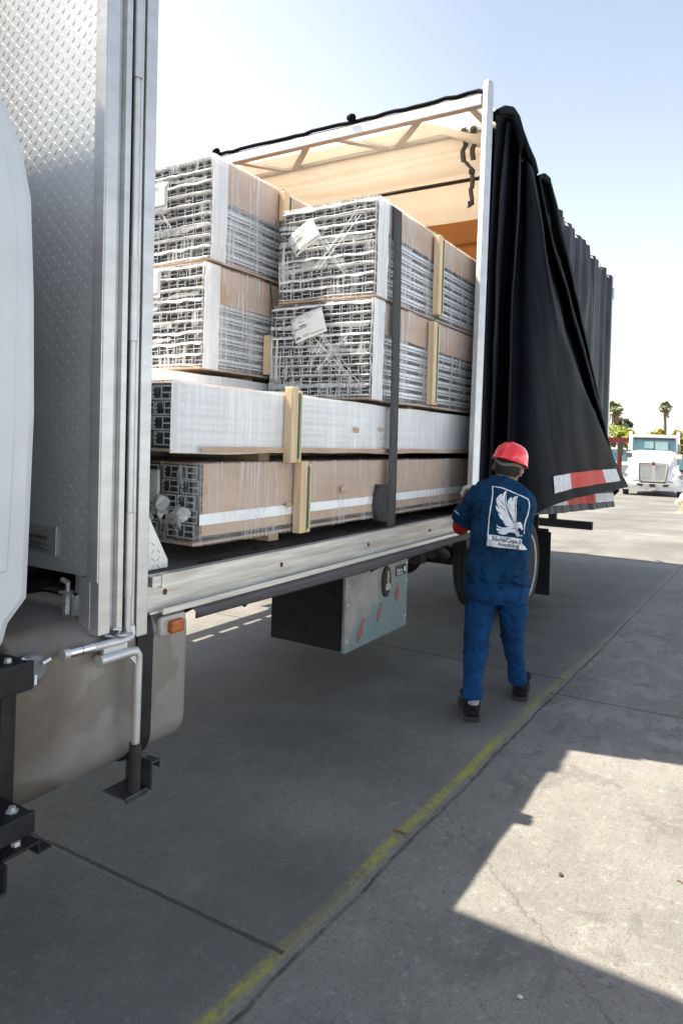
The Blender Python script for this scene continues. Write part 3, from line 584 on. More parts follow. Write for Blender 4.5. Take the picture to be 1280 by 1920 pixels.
# tool box
tb = MB(); tb.box(3.41, 4.20, 2.03, 2.53, 0.385, 0.93); tbx = T('tool_box', tb, 'black', bevel=0.01)
m, nt, N, L, b = nodes('painted_door'); M['teal'] = m
v = coords(nt); sep = N.new('ShaderNodeSeparateXYZ'); L.new(v, sep.inputs[0])
e_ = mth(nt, 'ADD', mth(nt, 'ADD', mth(nt, 'MULTIPLY', sep.outputs[0], 0.55), mth(nt, 'MULTIPLY', sep.outputs[2], -1.0)), mth(nt, 'MULTIPLY', mth(nt, 'SUBTRACT', nz(nt, v, 7, 6, 0.7), 0.5), 0.35))
e_ = sstep(nt, e_, -1.47, -1.38)
wr = sstep(nt, nz(nt, v, 11, 6, 0.7), 0.35, 0.55)
c = mixc(nt, mth(nt, 'MULTIPLY', e_, mth(nt, 'ADD', mth(nt, 'MULTIPLY', wr, 0.35), 0.6)), mixc(nt, sstep(nt, nz(nt, v, 5, 5), 0.35, 0.65), (0.24, 0.22, 0.21), (0.36, 0.345, 0.325)), (0.17, 0.26, 0.27))
c = mixc(nt, mth(nt, 'MULTIPLY', sstep(nt, nz(nt, v, 24, 5, 0.7), 0.62, 0.7), 0.4), c, (0.25, 0.17, 0.13))
L.new(c, b.inputs['Base Color']); b.inputs['Roughness'].default_value = 0.45; b.inputs['Metallic'].default_value = 0.2
dr = MB(); dr.box(3.385, 4.185, 1.988, 2.012, 0.385, 0.86)
door = T('tool_box_door', dr, 'teal', bevel=0.006); tag(door, 'scuffed aluminium door painted pale teal with three red daubs')
def fish(cx, cz, ln, wd, ang):
    pts = [(-1.0, 0.0), (-0.55, 0.55), (0.0, 0.8), (0.5, 0.5), (0.75, 0.15), (1.15, 0.6), (1.1, 0.0), (1.2, -0.55), (0.75, -0.15), (0.4, -0.6), (-0.1, -0.85), (-0.6, -0.5)]
    a = R(ang); return [(cx + ln * (x * math.cos(a)) - wd * y * math.sin(a), cz + ln * x * math.sin(a) + wd * y * math.cos(a)) for x, y in pts]
M['redpaint'] = mk('red_daub', (0.36, 0.10, 0.10), 0.6, 0, 0.5, 60)
for f_ in (fish(3.56, 0.475, 0.07, 0.032, 58), fish(3.79, 0.54, 0.055, 0.026, 60), fish(4.03, 0.625, 0.055, 0.04, 85)): T('red_daub', MB().prism(f_, fn, 1.9855, 1.9878), 'redpaint', parent=door)
lp = MB(); lp.box(4.005, 4.15, 1.984, 1.9878, 0.735, 0.80); T('maker_label', lp, 'ink', parent=door)
tm = MB(); text_mesh('Buyers', 0.034, lambda u, vv: (4.013 + u, 1.9825, 0.760 + vv), 0, tm, bold=0.0006, squeeze=0.85)
for q in range(2): tm.box(4.015, 4.10, 1.983, 1.9835, 0.742 + q * 0.007, 0.745 + q * 0.007)
tm.box(4.118, 4.142, 1.983, 1.9835, 0.752, 0.785); T('maker_lettering', tm, 'white', parent=door)
la = MB(); oval = [(3.87 + 0.058 * math.cos(a * math.pi / 14), 0.725 + 0.098 * math.sin(a * math.pi / 14)) for a in range(28)]; oin = [(3.87 + 0.045 * math.cos(a * math.pi / 14), 0.725 + 0.085 * math.sin(a * math.pi / 14)) for a in range(28)]
la.prism(oval, fn, 1.978, 1.988); la.prism(oin, fn, 1.975, 1.979); lat = T('latch', la, 'ink', parent=door)
T('latch_handle', MB().bar((3.87, 1.972, 0.79), (3.87, 1.972, 0.70), 0.016, 0.008, (0, 1, 0)).box(3.845, 3.895, 1.966, 1.975, 0.675, 0.71), 'rim', parent=door)
for x, z in ((3.41, 0.77), (3.41, 0.66), (3.41, 0.45), (4.165, 0.80), (4.165, 0.69), (4.165, 0.45)): T('rivet', MB().lathe([(0, -0.005), (0.006, -0.004), (0.009, 0)], (x, 1.988, z), (0, 1, 0), 10), 'galv', parent=door)
tp = MB(); tp.tube([(2.9, 2.35, 0.865), (3.45, 2.3, 0.862)], 0.035, 12); tp.box(2.98, 2.995, 2.2, 2.4, 0.79, 0.93); tp.box(3.33, 3.345, 2.15, 2.35, 0.80, 0.93)
tp.tube([(3.6, 2.02, 0.94), (3.68, 1.99, 0.83), (3.8, 1.98, 0.85), (3.84, 2.0, 0.94)], 0.022, 8)
T('pipe_hanger', tp, 'chassis', smooth=True, angle=35)
# mud flap
T('mud_flap', MB().box(7.40, 7.412, 1.872, 2.46, 0.03, 0.70), 'black', bevel=0.005)
fb_ = MB().box(7.38, 7.425, 1.90, 2.5, 0.70, 0.73); fb_.box(7.36, 7.40, 2.0, 2.45, 0.73, 0.94); T('flap_bracket', fb_, 'chassis', bevel=0.004)
T('rear_bumper', MB().box(10.1, 10.2, 2.0, 4.5, 0.45, 0.56).box(10.1, 10.2, 2.5, 2.6, 0.56, 0.95).box(10.1, 10.2, 3.9, 4.0, 0.56, 0.95), 'chassis')
# ---------------------------------------------------------------- sliding tarp cover (part of the truck): posts, bows, roof, curtain
pole = MB()
p0, p1 = Vector((5.03, 1.845, 4.36)), Vector((4.66, 1.735, 1.12)); axz = (p0 - p1).normalized(); sx = Vector((1, -0.12, 0)); sx = (sx - axz * sx.dot(axz)).normalized(); sy = axz.cross(sx)
def pp(u, vv, t): return p1 + axz * t + sx * u + sy * vv
outl = [(-0.028, -0.012), (0.018, -0.030), (0.050, -0.024), (0.054, 0.012), (0.030, 0.03), (-0.024, 0.03)]
Lp = (p0 - p1).length
pole.loft([[pp(u, vv, 0) for u, vv in outl], [pp(u, vv, Lp - 0.03) for u, vv in outl], [pp(u * 0.75 + 0.004, vv * 0.8, Lp) for u, vv in outl]])
T('cover_pole', pole, 'galv', bevel=0.004)
T('rear_post', MB().box(10.235, 10.29, 1.845, 1.90, DZ, 4.01), 'alu', bevel=0.004)
T('rear_post', MB().box(10.235, 10.29, YF - 0.06, YF, DZ, 4.01), 'alu', bevel=0.004)
T('post_hinge', MB().box(10.22, 10.30, 1.835, 1.85, 3.72, 3.84).tube([(10.3, 1.84, 3.70), (10.3, 1.84, 3.86)], 0.012, 10), 'galv')
def bow(x, zt, w_, t_, legs=True, matn='alu', name='roof_bow'):
    b_ = MB(); b_.box(x, x + w_, 1.90 if x < 6 else 2.15, YF - 0.03, zt - t_, zt)
    if legs:
        b_.box(x, x + w_, YF - 0.07, YF - 0.03, DZ + 0.05, zt - t_ * 0.5)
        if x > 5.3: b_.box(x, x + w_, 1.90, 1.93, DZ + 0.05, 3.9)
    return T(name, b_, matn, bevel=0.006)
bow(5.04, 4.265, 0.07, 0.07); bow(5.50, 4.255, 0.06, 0.035, False)
for x in (6.36, 7.22, 8.05, 8.75, 9.5, 10.15): bow(x, zr(x) - 0.03, 0.035, 0.03, True, 'chassis')
for (x0, y0, x1, y1) in ((5.09, 2.02, 5.53, 2.0), (5.09, 2.42, 5.53, 2.86), (5.09, 3.30, 5.53, 2.95), (5.09, 3.52, 5.53, 3.98), (5.09, 4.42, 5.53, 4.08)):
    T('roof_brace', MB().bar((x0, y0, 4.235), (x1, y1, 4.235), 0.06, 0.022), 'alu', bevel=0.003)
# roof sheet: black outside edge, cream underside with sag
def roof(u, t):
    y = 1.88 + t * (YF - 1.88); x = 5.06 + u * 0.52
    return (x, y, 4.295 - 0.03 * math.sin(u * math.pi) * (0.6 + 0.4 * math.sin(y * 4.2)) - 0.02 * u)
T('roof_sheet', MB().grid(roof, 8, 40), 'cream', smooth=True)
def drape(prof, y0=1.90):
    def f(u, t):
        a = catmull(prof, u); y = y0 + t * (YF - 0.02 - y0)
        return (a.x + 0.012 * math.sin(y * 3.1 + u * 5), y, a.y + 0.010 * math.sin(y * 2.3 + u * 7) - 0.02 * math.sin(t * math.pi))
    return f
V2 = lambda *a: [Vector((x, z)) for x, z in a]
d1 = V2((5.53, 4.26), (5.545, 4.19), (5.56, 4.14), (5.62, 4.125), (5.635, 4.10), (5.63, 4.065), (5.68, 4.035), (5.78, 4.03), (5.9, 4.06), (6.05, 4.12), (6.2, 4.19), (6.41, 4.195))
T('folded_roof_tarp', MB().grid(drape(d1), 60, 50), 'cream', smooth=True)
d2 = V2((6.36, 4.185), (6.55, 4.17), (6.75, 4.16), (6.86, 4.13), (6.9, 4.06), (6.96, 4.02), (7.06, 4.03), (7.15, 4.09), (7.2, 4.15))
T('folded_roof_tarp', MB().grid(drape(d2, 2.05), 40, 40), 'cream', smooth=True)
d3 = V2((7.25, 4.14), (7.5, 4.10), (7.75, 4.09), (8.0, 4.10), (8.1, 4.06), (8.4, 4.03), (8.7, 4.04), (8.8, 4.01), (9.1, 3.98), (9.45, 3.99), (9.6, 3.95), (9.9, 3.94), (10.2, 3.96))
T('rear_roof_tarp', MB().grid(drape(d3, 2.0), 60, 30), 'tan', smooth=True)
def outer(u, t):
    x = 5.3 + u * 4.95; y = 1.86 + t * (YF - 1.86)
    q_ = min(1, max(0, (y - 1.9) / 0.7)); zt = max(3.99, 4.10 - 0.03 * (x - 5.5)) - 0.03
    return (x, y, zt + (zr(x) + 0.02 - zt) * q_ * q_ * (3 - 2 * q_))
T('roof_top_cover', MB().grid(outer, 60, 24), 'cream', smooth=True)
def farw(u, t):
    x = 5.08 + u * 5.15; z = 1.07 + t * (zr(x) - 1.07)
    return (x, YF + 0.02 + 0.02 * math.sin(x * 9) * (1 - 0.6 * t), z)
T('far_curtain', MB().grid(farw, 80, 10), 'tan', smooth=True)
T('rear_door', MB().box(10.2, 10.23, 1.92, YF - 0.04, DZ, 4.0), 'tarpgrey')
# black edging over the first bow with knots of loose tarp
ed = MB(); random.seed(3)
pa = [Vector((5.05 + 0.01 * random.random(), y, 4.305 + 0.012 * random.random())) for y in [1.93 + k * 0.09 for k in range(30)]]
ed.tube([(5.04, 1.872, 4.05), (5.04, 1.874, 4.2), (5.04, 1.885, 4.285), (5.05, 1.93, 4.31)] + pa, [0.010, 0.012, 0.017] + [0.017] * 31, 10)
for y, r_ in ((3.05, 0.035), (3.07, 0.028), (4.55, 0.03), (4.58, 0.022)): ed.lathe([(0.002, -r_), (r_, -r_ * 0.5), (r_ * 0.9, r_ * 0.4), (0.002, r_)], (5.035, y, 4.34), (0.3, 0.6, 0.4), 9)
T('tarp_edging', ed, 'tarp', smooth=True)
# olive hanging webbing with buckles
def ribbon(mb, pts, w_, side):
    side = Vector(side).normalized() * w_ / 2
    mb.grid(lambda u, t: catmull(pts, u) + side * (2 * t - 1), 24, 1); return mb
hw = MB()
for dy in (0.0, 0.085):
    P = [Vector(q) for q in ((5.50, 2.13 + dy, 4.27), (5.47, 2.13 + dy, 4.22), (5.55, 2.135 + dy, 4.15), (5.50, 2.14 + dy, 4.07), (5.53, 2.14 + dy, 3.99))]
    ribbon(hw, P, 0.045, (0, 1, 0))
ribbon(hw, [Vector(q) for q in ((5.53, 2.21, 3.99), (5.50, 2.17, 3.94), (5.5, 2.14, 3.90), (5.51, 2.135, 3.80), (5.5, 2.135, 3.74))], 0.04, (0, 1, 0.1))
ribbon(hw, [Vector(q) for q in ((5.5, 2.145, 3.75), (5.5, 2.14, 3.70), (5.5, 2.13, 3.64), (5.49, 2.15, 3.58))], 0.038, (0, 1, -0.2))
hwo = T('tie_down_webbing', hw, 'olive', smooth=True, solid=0.004)
for bz_ in (3.865, 3.60): T('buckle', MB().box(5.485, 5.51, 2.112, 2.162, bz_, bz_ + 0.035), 'ink', parent=hwo, bevel=0.004)
# side curtain, front part: gathered folds pulled out towards the worker's side
K = [((930, 207, 1.80), (915, 500, 1.79), (903, 750, 1.76), (893, 985, 1.70)),
     ((944, 222, 1.80), (926, 466, 1.79), (914, 780, 1.76), (904, 985, 1.69)),
     ((951, 232, 1.77), (933, 466, 1.76), (922, 800, 1.72), (913, 985, 1.66)),
     ((962, 225, 1.85), (948, 450, 1.84), (938, 700, 1.80), (930, 983, 1.72)),
     ((974, 250, 1.76), (966, 450, 1.73), (957, 650, 1.69), (947, 980, 1.59)),
     ((979, 300, 1.84), (970, 450, 1.84), (962, 620, 1.79), (958, 975, 1.62)),
     ((984, 300, 1.79), (987, 450, 1.76), (990, 620, 1.68), (994, 967, 1.50)),
     ((988, 300, 1.765), (1002, 450, 1.715), (1020, 640, 1.61), (1040, 945, 1.43)),
     ((991, 304, 1.755), (1010, 440, 1.70), (1040, 640, 1.585), (1106, 928, 1.385)),
     ((995, 308, 1.75), (1016, 430, 1.69), (1056, 640, 1.57), (1169, 915, 1.365)),
     ((999, 314, 1.765), (1019, 432, 1.72), (1059, 640, 1.62), (1173, 912, 1.44)),
     ((1002, 322, 1.84), (1022, 440, 1.84), (1062, 610, 1.82), (1152, 917, 1.70)),
     ((1007, 330, 1.78), (1031, 440, 1.755), (1075, 600, 1.72), (1160, 912, 1.63)),
     ((1011, 334, 1.77), (1036, 440, 1.75), (1081, 600, 1.72), (1163, 912, 1.64)),
     ((1014, 336, 1.85), (1036, 444, 1.85), (1078, 600, 1.85), (1148, 925, 1.82)),
     ((1025, 333, 1.79), (1052, 444, 1.77), (1086, 590, 1.75), (1158, 922, 1.76)),
     ((1032, 340, 1.78), (1058, 446, 1.77), (1090, 590, 1.76), (1160, 922, 1.77)),
     ((1036, 352, 1.87), (1062, 455, 1.87), (1089, 590, 1.87), (1150, 930, 1.86))]
K3 = [[on_y(*q) for q in c] for c in K]
def curt(u, t):
    P = catmull([catmull(c, t) for c in K3], u)
    wgt = math.sin(math.pi * min(max(u, 0), 1)) * 0.012
    P = P + Vector((0, wgt * noise.noise(Vector((P.x * 2.2, P.z * 1.3, 4))) * 2 + 0.006 * noise.noise(Vector((P.x * 9, P.z * 3.2, 1))), 0))
    return P
cu = T('side_curtain', MB().grid(curt, 170, 80), 'tarp', smooth=True, angle=180)
def back(u, t):
    x = 5.15 + u * 5.12; zt = max(4.0, 4.11 - 0.03 * (x - 5.5)) + 0.012 * noise.noise(Vector((x * 2.5, 0, 0)))
    zb = 0.98 - 0.045 * (x - 6) if x > 6 else 0.98
    z = zt + (zb - zt) * t
    f = 0.022 * math.sin(x * 13.5 + 0.7 * math.sin(x * 3)) + 0.014 * math.sin(x * 29)
    g_ = -0.13 * math.exp(-((x - 8.45 - 0.25 * t) / 0.17) ** 2) * (1 - 0.75 * t) * min(1, 0.3 + t * 4)
    bulge = -0.14 * max(0, t - 0.72) / 0.28 * min(1, max(0, (x - 5.6) / 1.5))
    return Vector((x, 1.868 + f * (1 - 0.65 * t * t) + g_ + bulge, z))
bc = T('rear_curtain', MB().grid(back, 230, 40), 'tarpgrey', smooth=True, angle=180)
# bunched top edge
te = MB(); random.seed(11)
pts = [on_y(*q) for q in ((931, 212, 1.80), (944, 208, 1.80), (957, 208, 1.80), (966, 222, 1.79), (976, 246, 1.79), (986, 275, 1.80), (996, 303, 1.80), (1004, 322, 1.81))]
for j in range(3):
    q = [p + Vector((0.02 * noise.noise(p * 6 + Vector((j, 0, 0))), 0.05 * j, 0.02 * noise.noise(p * 7 + Vector((0, j, 0))) - 0.01 * j)) for p in pts]
    te.tube(q, [0.02 + 0.022 * (0.5 + noise.noise(p * 5 + Vector((j * 3, 1, 0)))) for p in q], 10)
for pth in (((957, 214, 1.77), (968, 240, 1.74), (975, 270, 1.73), (972, 292, 1.75)), ((960, 212, 1.78), (980, 262, 1.75), (990, 296, 1.74)), ((1008, 331, 1.80), (1018, 331, 1.79), (1027, 338, 1.78), (1033, 352, 1.80))):
    q = [on_y(*p) for p in pth]; te.tube(q, [0.012] + [0.03] * (len(q) - 2) + [0.01], 9)
T('bunched_edge', te, 'tarp', parent=cu, smooth=True, disp=[('bunch', 0.05, 0.025)])
# reflective tape: white, red, white on both hems
def tape(sf, segs, t0, t1, off, par, nm):
    for mt, ua, ub in segs:
        tp_ = MB().grid(lambda u, t: sf(ua + (ub - ua) * u, t0(ua + (ub - ua) * u) + (t1(ua + (ub - ua) * u) - t0(ua + (ub - ua) * u)) * t) + Vector((-0.004, -off, 0)), 14, 3)
        T('reflective_tape', tp_, mt, parent=par, smooth=True)
n9 = 17.0
tape(curt, (('white_tape', 6.95 / n9, 7.55 / n9), ('red_tape', 7.55 / n9, 8.47 / n9), ('white_tape', 8.47 / n9, 8.97 / n9)), lambda u: 0.925 - 0.0 * u, lambda u: 0.965, 0.006, cu, 'a')
ux = lambda x: (x - 5.15) / 5.12
tape(back, (('white_tape', ux(6.3), ux(7.55)), ('red_tape', ux(7.55), ux(9.0)), ('white_tape', ux(9.0), ux(10.2))), lambda u: 0.94, lambda u: 0.975, 0.006, bc, 'b')
# ---------------------------------------------------------------- the load: wrapped bundles of aluminium profiles
GRP = 'wrapped bundles of aluminium profiles on the truck bed'
def bundle(label, X0, X1, y0, y1, z0, z1, rows, cols, seed, cap_frac, style, lab=None, batten_x=None, wob=0.012, foam=True, green=True, wood_z=None):
    """Near side is y0; the open ends of the profiles are at X0."""
    rnd = random.Random(seed)
    o = empty('profile_bundle', (X0, (y0 + y1) / 2, z0), label, 'bundle', GRP)
    t = 0.0055; ch = (z1 - z0) / rows; cw = (y1 - y0) / cols
    pm = MB(); Xe = X1
    def pbox(*a):   # bars painted dark for the shade inside, sawn ends left bright
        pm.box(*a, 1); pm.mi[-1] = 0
    for r_ in range(rows):
        za, zb = z0 + r_ * ch, z0 + (r_ + 1) * ch; g = 0.006 if foam else 0.002
        za += g; zb -= g
        for c_ in range(cols):
            ya, yb = y0 + c_ * cw, y0 + (c_ + 1) * cw; dx = rnd.uniform(-0.012, 0.012); dz = rnd.uniform(-0.003, 0.003)
            x0 = X0 + dx; xe = Xe if (c_ < 1) else X0 + 1.6
            if style == 'fine':
                pbox(x0, xe, ya + 0.003, ya + 0.003 + t, za, zb - 0.006); pbox(x0, xe, yb - 0.003 - t, yb - 0.003, za + 0.008, zb)
                zm = za + (zb - za) * 0.46 + dz; pbox(x0, xe, ya + 0.003 + t, yb - 0.003 - t, zm, zm + t * 0.8)
                ys = ya + cw * 0.36; pbox(x0, xe, ys, ys + t * 0.8, za, za + ch * 0.22)
                pbox(x0, xe, ya + 0.003, ya + cw * 0.36, za, za + t * 0.7); pbox(x0, xe, ya + cw * 0.6, yb - 0.003, zb - t * 0.7, zb)
            else:
                pbox(x0, xe, ya + 0.002, ya + 0.002 + t, za, zb); pbox(x0, xe, yb - 0.002 - t, yb - 0.002, za, zb)
                pbox(x0, xe, ya + 0.002 + t, yb - 0.002 - t, za, za + t); pbox(x0, xe, ya + 0.002 + t, yb - 0.002 - t, zb - t, zb)
                ym = ya + cw * 0.52; pbox(x0, xe, ym, ym + t, za + t, zb - t); zm = za + (zb - za) * 0.45; pbox(x0, xe, ya + 0.002 + t, ym, zm, zm + t)
                for q in (0.2, 0.5, 0.8): zz = za + (zb - za) * q; pbox(x0, x0 + 0.3, yb - 0.016, yb - 0.002 - t, zz - 0.004, zz + 0.004)
        pm.box(X0 + 0.02, X1, y0 - 0.004, y0 - 0.0005, za + 0.010, za + (zb - za) * 0.42); pm.box(X0 + 0.02, X1, y0 - 0.007, y0 - 0.0005, za + (zb - za) * 0.55, zb - 0.004)
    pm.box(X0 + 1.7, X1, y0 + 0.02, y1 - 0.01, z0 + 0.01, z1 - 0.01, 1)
    pm.build('aluminium_profiles', ['profile', 'tubeshade'], o)
    if foam:
        fm = MB()
        for r_ in range(rows + 1):
            zb = z0 + r_ * ch; ph = rnd.uniform(0, 9); big = rnd.random() < 0.35
            def rib(u, tt, zb=zb, ph=ph, big=big):
                y = y0 - 0.004 + u * (y1 - y0 + 0.008); hgt = (0.011 if not big else 0.027) * (0.55 + 0.7 * abs(noise.noise(Vector((u * 5 + ph, ph, 0.3)))))
                zc = zb + 0.008 + 0.010 * noise.noise(Vector((u * 3.0 + ph, 1.7, 0)))
                return (X0 - 0.010 - 0.022 * math.sin(tt * math.pi * 0.6) + 0.006 * noise.noise(Vector((u * 9, ph, tt))), y, zc - hgt * tt)
            fm.grid(rib, 40, 4)
            fm.grid(lambda u, tt, zb=zb: (X0 - 0.012 + tt * 0.5, y0 + 0.002 + u * (y1 - y0 - 0.004), zb + 0.004), 1, 1)
        fm.build('foam_sheets', 'foam', o, smooth=True, solid=0.003, angle=180)
    # cardboard: base sheet, top sheet and the folded-down side
    cb = MB(); cb.box(X0 - 0.03, X1, y0 - 0.012, y1 + 0.01, z0 - 0.022, z0 - 0.010)
    cb.build('cardboard_base', 'card', o, bevel=0.003)
    cz = z1 - (z1 - z0) * cap_frac
    ct = MB(); ct.box(X0 + 0.01, X1, y0 - 0.014, y1 + 0.01, z1 + 0.004, z1 + 0.010)
    if cap_frac > 0.02:
        ct.grid(lambda u, tt: (X0 + (0.10 if style == 'fine' else 0.015) + u * (X1 - X0 - 0.1), y0 - 0.016 - 0.004 * math.sin(u * 40) * tt, z1 + 0.010 - (z1 - cz + 0.006 * noise.noise(Vector((u * 20, seed, 0)))) * tt), 60, 3)
        ct.grid(lambda u, tt: (X0 + 0.11 + u * (X1 - X0 - 0.12), y0 - 0.0115 - 0.004 * math.sin(u * 40) * tt, z1 + 0.009 - (z1 - cz + 0.006 * noise.noise(Vector((u * 20, seed, 0)))) * tt), 60, 3)
    ct.build('cardboard_cap', 'card', o, smooth=True, angle=30)
    if style == 'card':
        bz = z0 + (z1 - z0) * 0.20
        MB().grid(lambda u, tt: (X0 - 0.005 + u * (X1 - X0), y0 - 0.0215, bz + (0.045 + 0.006 * noise.noise(Vector((u * 9, 3, seed)))) * tt), 60, 1).build('white_band', 'foam', o)
    if style == 'white':
        MB().grid(lambda u, tt: (X0 + 0.12 + u * (X1 - X0 - 0.2), y0 - 0.036, z0 - 0.024 + (0.024 + 0.008 * noise.noise(Vector((u * 9, 3, seed)))) * tt), 60, 1).build('cardboard_edge', 'card', o)
    # stretch film round the sides and loosely over the open end
    def fs(u, tt):
        x = X0 - 0.03 + u * (X1 - X0 + 0.03); z = z0 - 0.026 + tt * (z1 - z0 + 0.042)
        e = math.exp(-((u * (X1 - X0)) / 0.05) ** 2)
        return (x, y0 - 0.022 - wob * noise.noise(Vector((x * 3.1, seed, z * 1.5))) - 0.004 * noise.noise(Vector((x * 19, seed, z * 2))) + 0.012 * e, z + 0.01 * noise.noise(Vector((x * 2, seed, 9))) * (1 if tt in (0, 1) else 0))
    fkind = {'fine': 'film', 'white': 'filmheavy', 'card': 'filmlight'}[style]
    fm = MB().grid(fs, 110, 8); fm.grid(lambda u, tt: (X0 - 0.03 + u * (X1 - X0), y0 - 0.02 + tt * (y1 - y0 + 0.03), z1 + 0.017 + 0.006 * noise.noise(Vector((u * 30, tt * 4, seed)))), 80, 6)
    fm.build('stretch_film', fkind, o, smooth=True, angle=180)
    fe = MB(); st = fe; fe.grid(lambda u, tt: (X0 - 0.035 - 0.014 * noise.noise(Vector((u * 3, tt * 3, seed))), y0 - 0.022 + u * (y1 - y0 + 0.03), z0 - 0.02 + tt * (z1 - z0 + 0.035)), 30, 24)
    # a milky band of doubled film down the corner, loose slanting strands
    if style == 'fine':
        cbm = MB(); cbm.grid(lambda u, tt: (X0 - 0.034 + 0.13 * u + 0.01 * noise.noise(Vector((tt * 4, seed, 0))), y0 - 0.030 - 0.004 * noise.noise(Vector((u * 4, tt * 9, seed))), z0 - 0.02 + tt * (z1 - z0 + 0.035)), 8, 24)
        cbm.build('film_corner', 'filmheavy', o, smooth=True, angle=180)
    if style == 'fine':    # doubled film lying in milky bands across the open ends
        for k in range(4):
            zc = rnd.uniform(z0 + 0.05, z1 - 0.06); sl = rnd.uniform(-0.05, 0.05); ph = rnd.uniform(0, 9); ua, ub = rnd.choice(((0, 0.6), (0.3, 1), (0, 1), (0.45, 1)))
            fe.grid(lambda u, tt: (X0 - 0.046 - 0.006 * math.sin(u * 7 + ph), y0 + (ua + (ub - ua) * u) * (y1 - y0), zc + sl * u + (0.018 + 0.03 * abs(noise.noise(Vector((u * 4 + ph, 0.5, k))))) * (tt - 0.5) + 0.008 * noise.noise(Vector((u * 6, ph, 2)))), 26, 2, 2)
    for k in range(4 if style == 'fine' else 2):   # bundles of drawn-out strands
        ya = rnd.uniform(y0, y1); sl = rnd.choice((-1, 1)) * rnd.uniform(0.5, 1.1); za = rnd.uniform(z0, z0 + 0.35 * (z1 - z0)); hh = rnd.uniform(0.35, 0.65) * (z1 - z0)
        for j in range(rnd.randint(4, 9)):
            yj = ya + j * rnd.uniform(0.006, 0.012); yt = yj + sl * hh; zt = min(za + hh + rnd.uniform(-0.03, 0.03), z1)
            if yt < y0 - 0.02 or yt > y1: continue
            st.bar((X0 - 0.05 - 0.001 * k, yj, za + rnd.uniform(-0.02, 0.02)), (X0 - 0.05 - 0.001 * k, yt, zt), rnd.choice((0.001, 0.0014, 0.0022)), 0.0006, (1, 0, 0), 1)
    fe.build('end_film', ['filmend', 'foam', 'filmband'], o, smooth=True, angle=60)
    if lab:
        (ly, lz, lw, lh, ang) = lab; a = R(ang); xl = X0 - 0.058
        uu = Vector((0, -math.cos(a), math.sin(a))); vv = Vector((0, math.sin(a), math.cos(a))); c = Vector((xl, ly, lz))
        pl = MB().grid(lambda u, tt: c + uu * (u - 0.5) * lw + vv * (tt - 0.5) * lh + Vector((-0.012 * math.sin(u * 3) * (1 if ang > 5 else 0.1), 0, 0)), 8, 6)
        lb = pl.build('paper_label', 'paper', o, smooth=True, solid=0.0012, angle=180)
        tx = MB(); P = lambda u, t_: c + uu * (u - 0.5) * lw + vv * (t_ - 0.5) * lh + Vector((-0.0025 - 0.012 * math.sin(u * 3) * (1 if ang > 5 else 0.1), 0, 0))
        def line(u0, u1, t0, th): tx.add([P(u0, t0), P(u1, t0), P(u1, t0 + th), P(u0, t0 + th)], [(0, 1, 2, 3)])
        for (u0, u1, t0) in ((0.04, 0.6, 0.90), (0.3, 0.42, 0.83), (0.46, 0.72, 0.83), (0.22, 0.66, 0.76), (0.28, 0.45, 0.70), (0.04, 0.55, 0.535), (0.55, 0.95, 0.13), (0.55, 0.9, 0.09), (0.3, 0.5, 0.17), (0.3, 0.52, 0.12)): line(u0, u1, t0, 0.014)
        line(0.24, 0.44, 0.545, 0.045)
        for k in range(26): line(0.05 + k * 0.016, 0.05 + k * 0.016 + (0.010 if k % 3 else 0.006), 0.47, 0.04)
        tx.add([P(0.05, 0.11), P(0.16, 0.11), P(0.09, 0.20)], [(0, 1, 2)]); tx.add([P(0.12, 0.17), P(0.18, 0.11), P(0.24, 0.11), P(0.15, 0.21)], [(0, 1, 2, 3)])
        tx.build('label_print', 'ink', lb)
    if batten_x is not None:
        wz = wood_z or (z0 - 0.06, z1 + 0.03)
        for bx, w_, dz in ((batten_x, 0.056, 0.0), (batten_x + 0.064, 0.026, -0.015)):
            MB().box(bx, bx + w_, y0 - 0.075, y0 - 0.030, wz[0] + 0.01, wz[1] + dz).build('wood_batten', 'wood', o, bevel=0.004)
        MB().box(batten_x - 0.01, batten_x + 0.07, y0 + 0.10, y1, z0 - 0.085, z0 - 0.024).build('bearer', 'wood', o, bevel=0.004)
        if green:
            gb = MB(); gx = batten_x + 0.054
            gb.grid(lambda u, tt: (gx + 0.012 * tt, *catmull(GP, u)), 30, 1) if False else None
            GP = [Vector((y1, z1 + 0.03)), Vector((y0 - 0.02, z1 + 0.03)), Vector((y0 - 0.079, wz[1] - 0.03)), Vector((y0 - 0.079, wz[0] + 0.03)), Vector((y0 - 0.02, z0 - 0.03)), Vector((y1, z0 - 0.03))]
            for a_, b_ in zip(GP, GP[1:]): gb.add([(gx, a_.x, a_.y), (gx + 0.014, a_.x, a_.y), (gx + 0.014, b_.x, b_.y), (gx, b_.x, b_.y)], [(0, 1, 2, 3)])
            gb.build('banding', 'green', o, solid=0.0015)
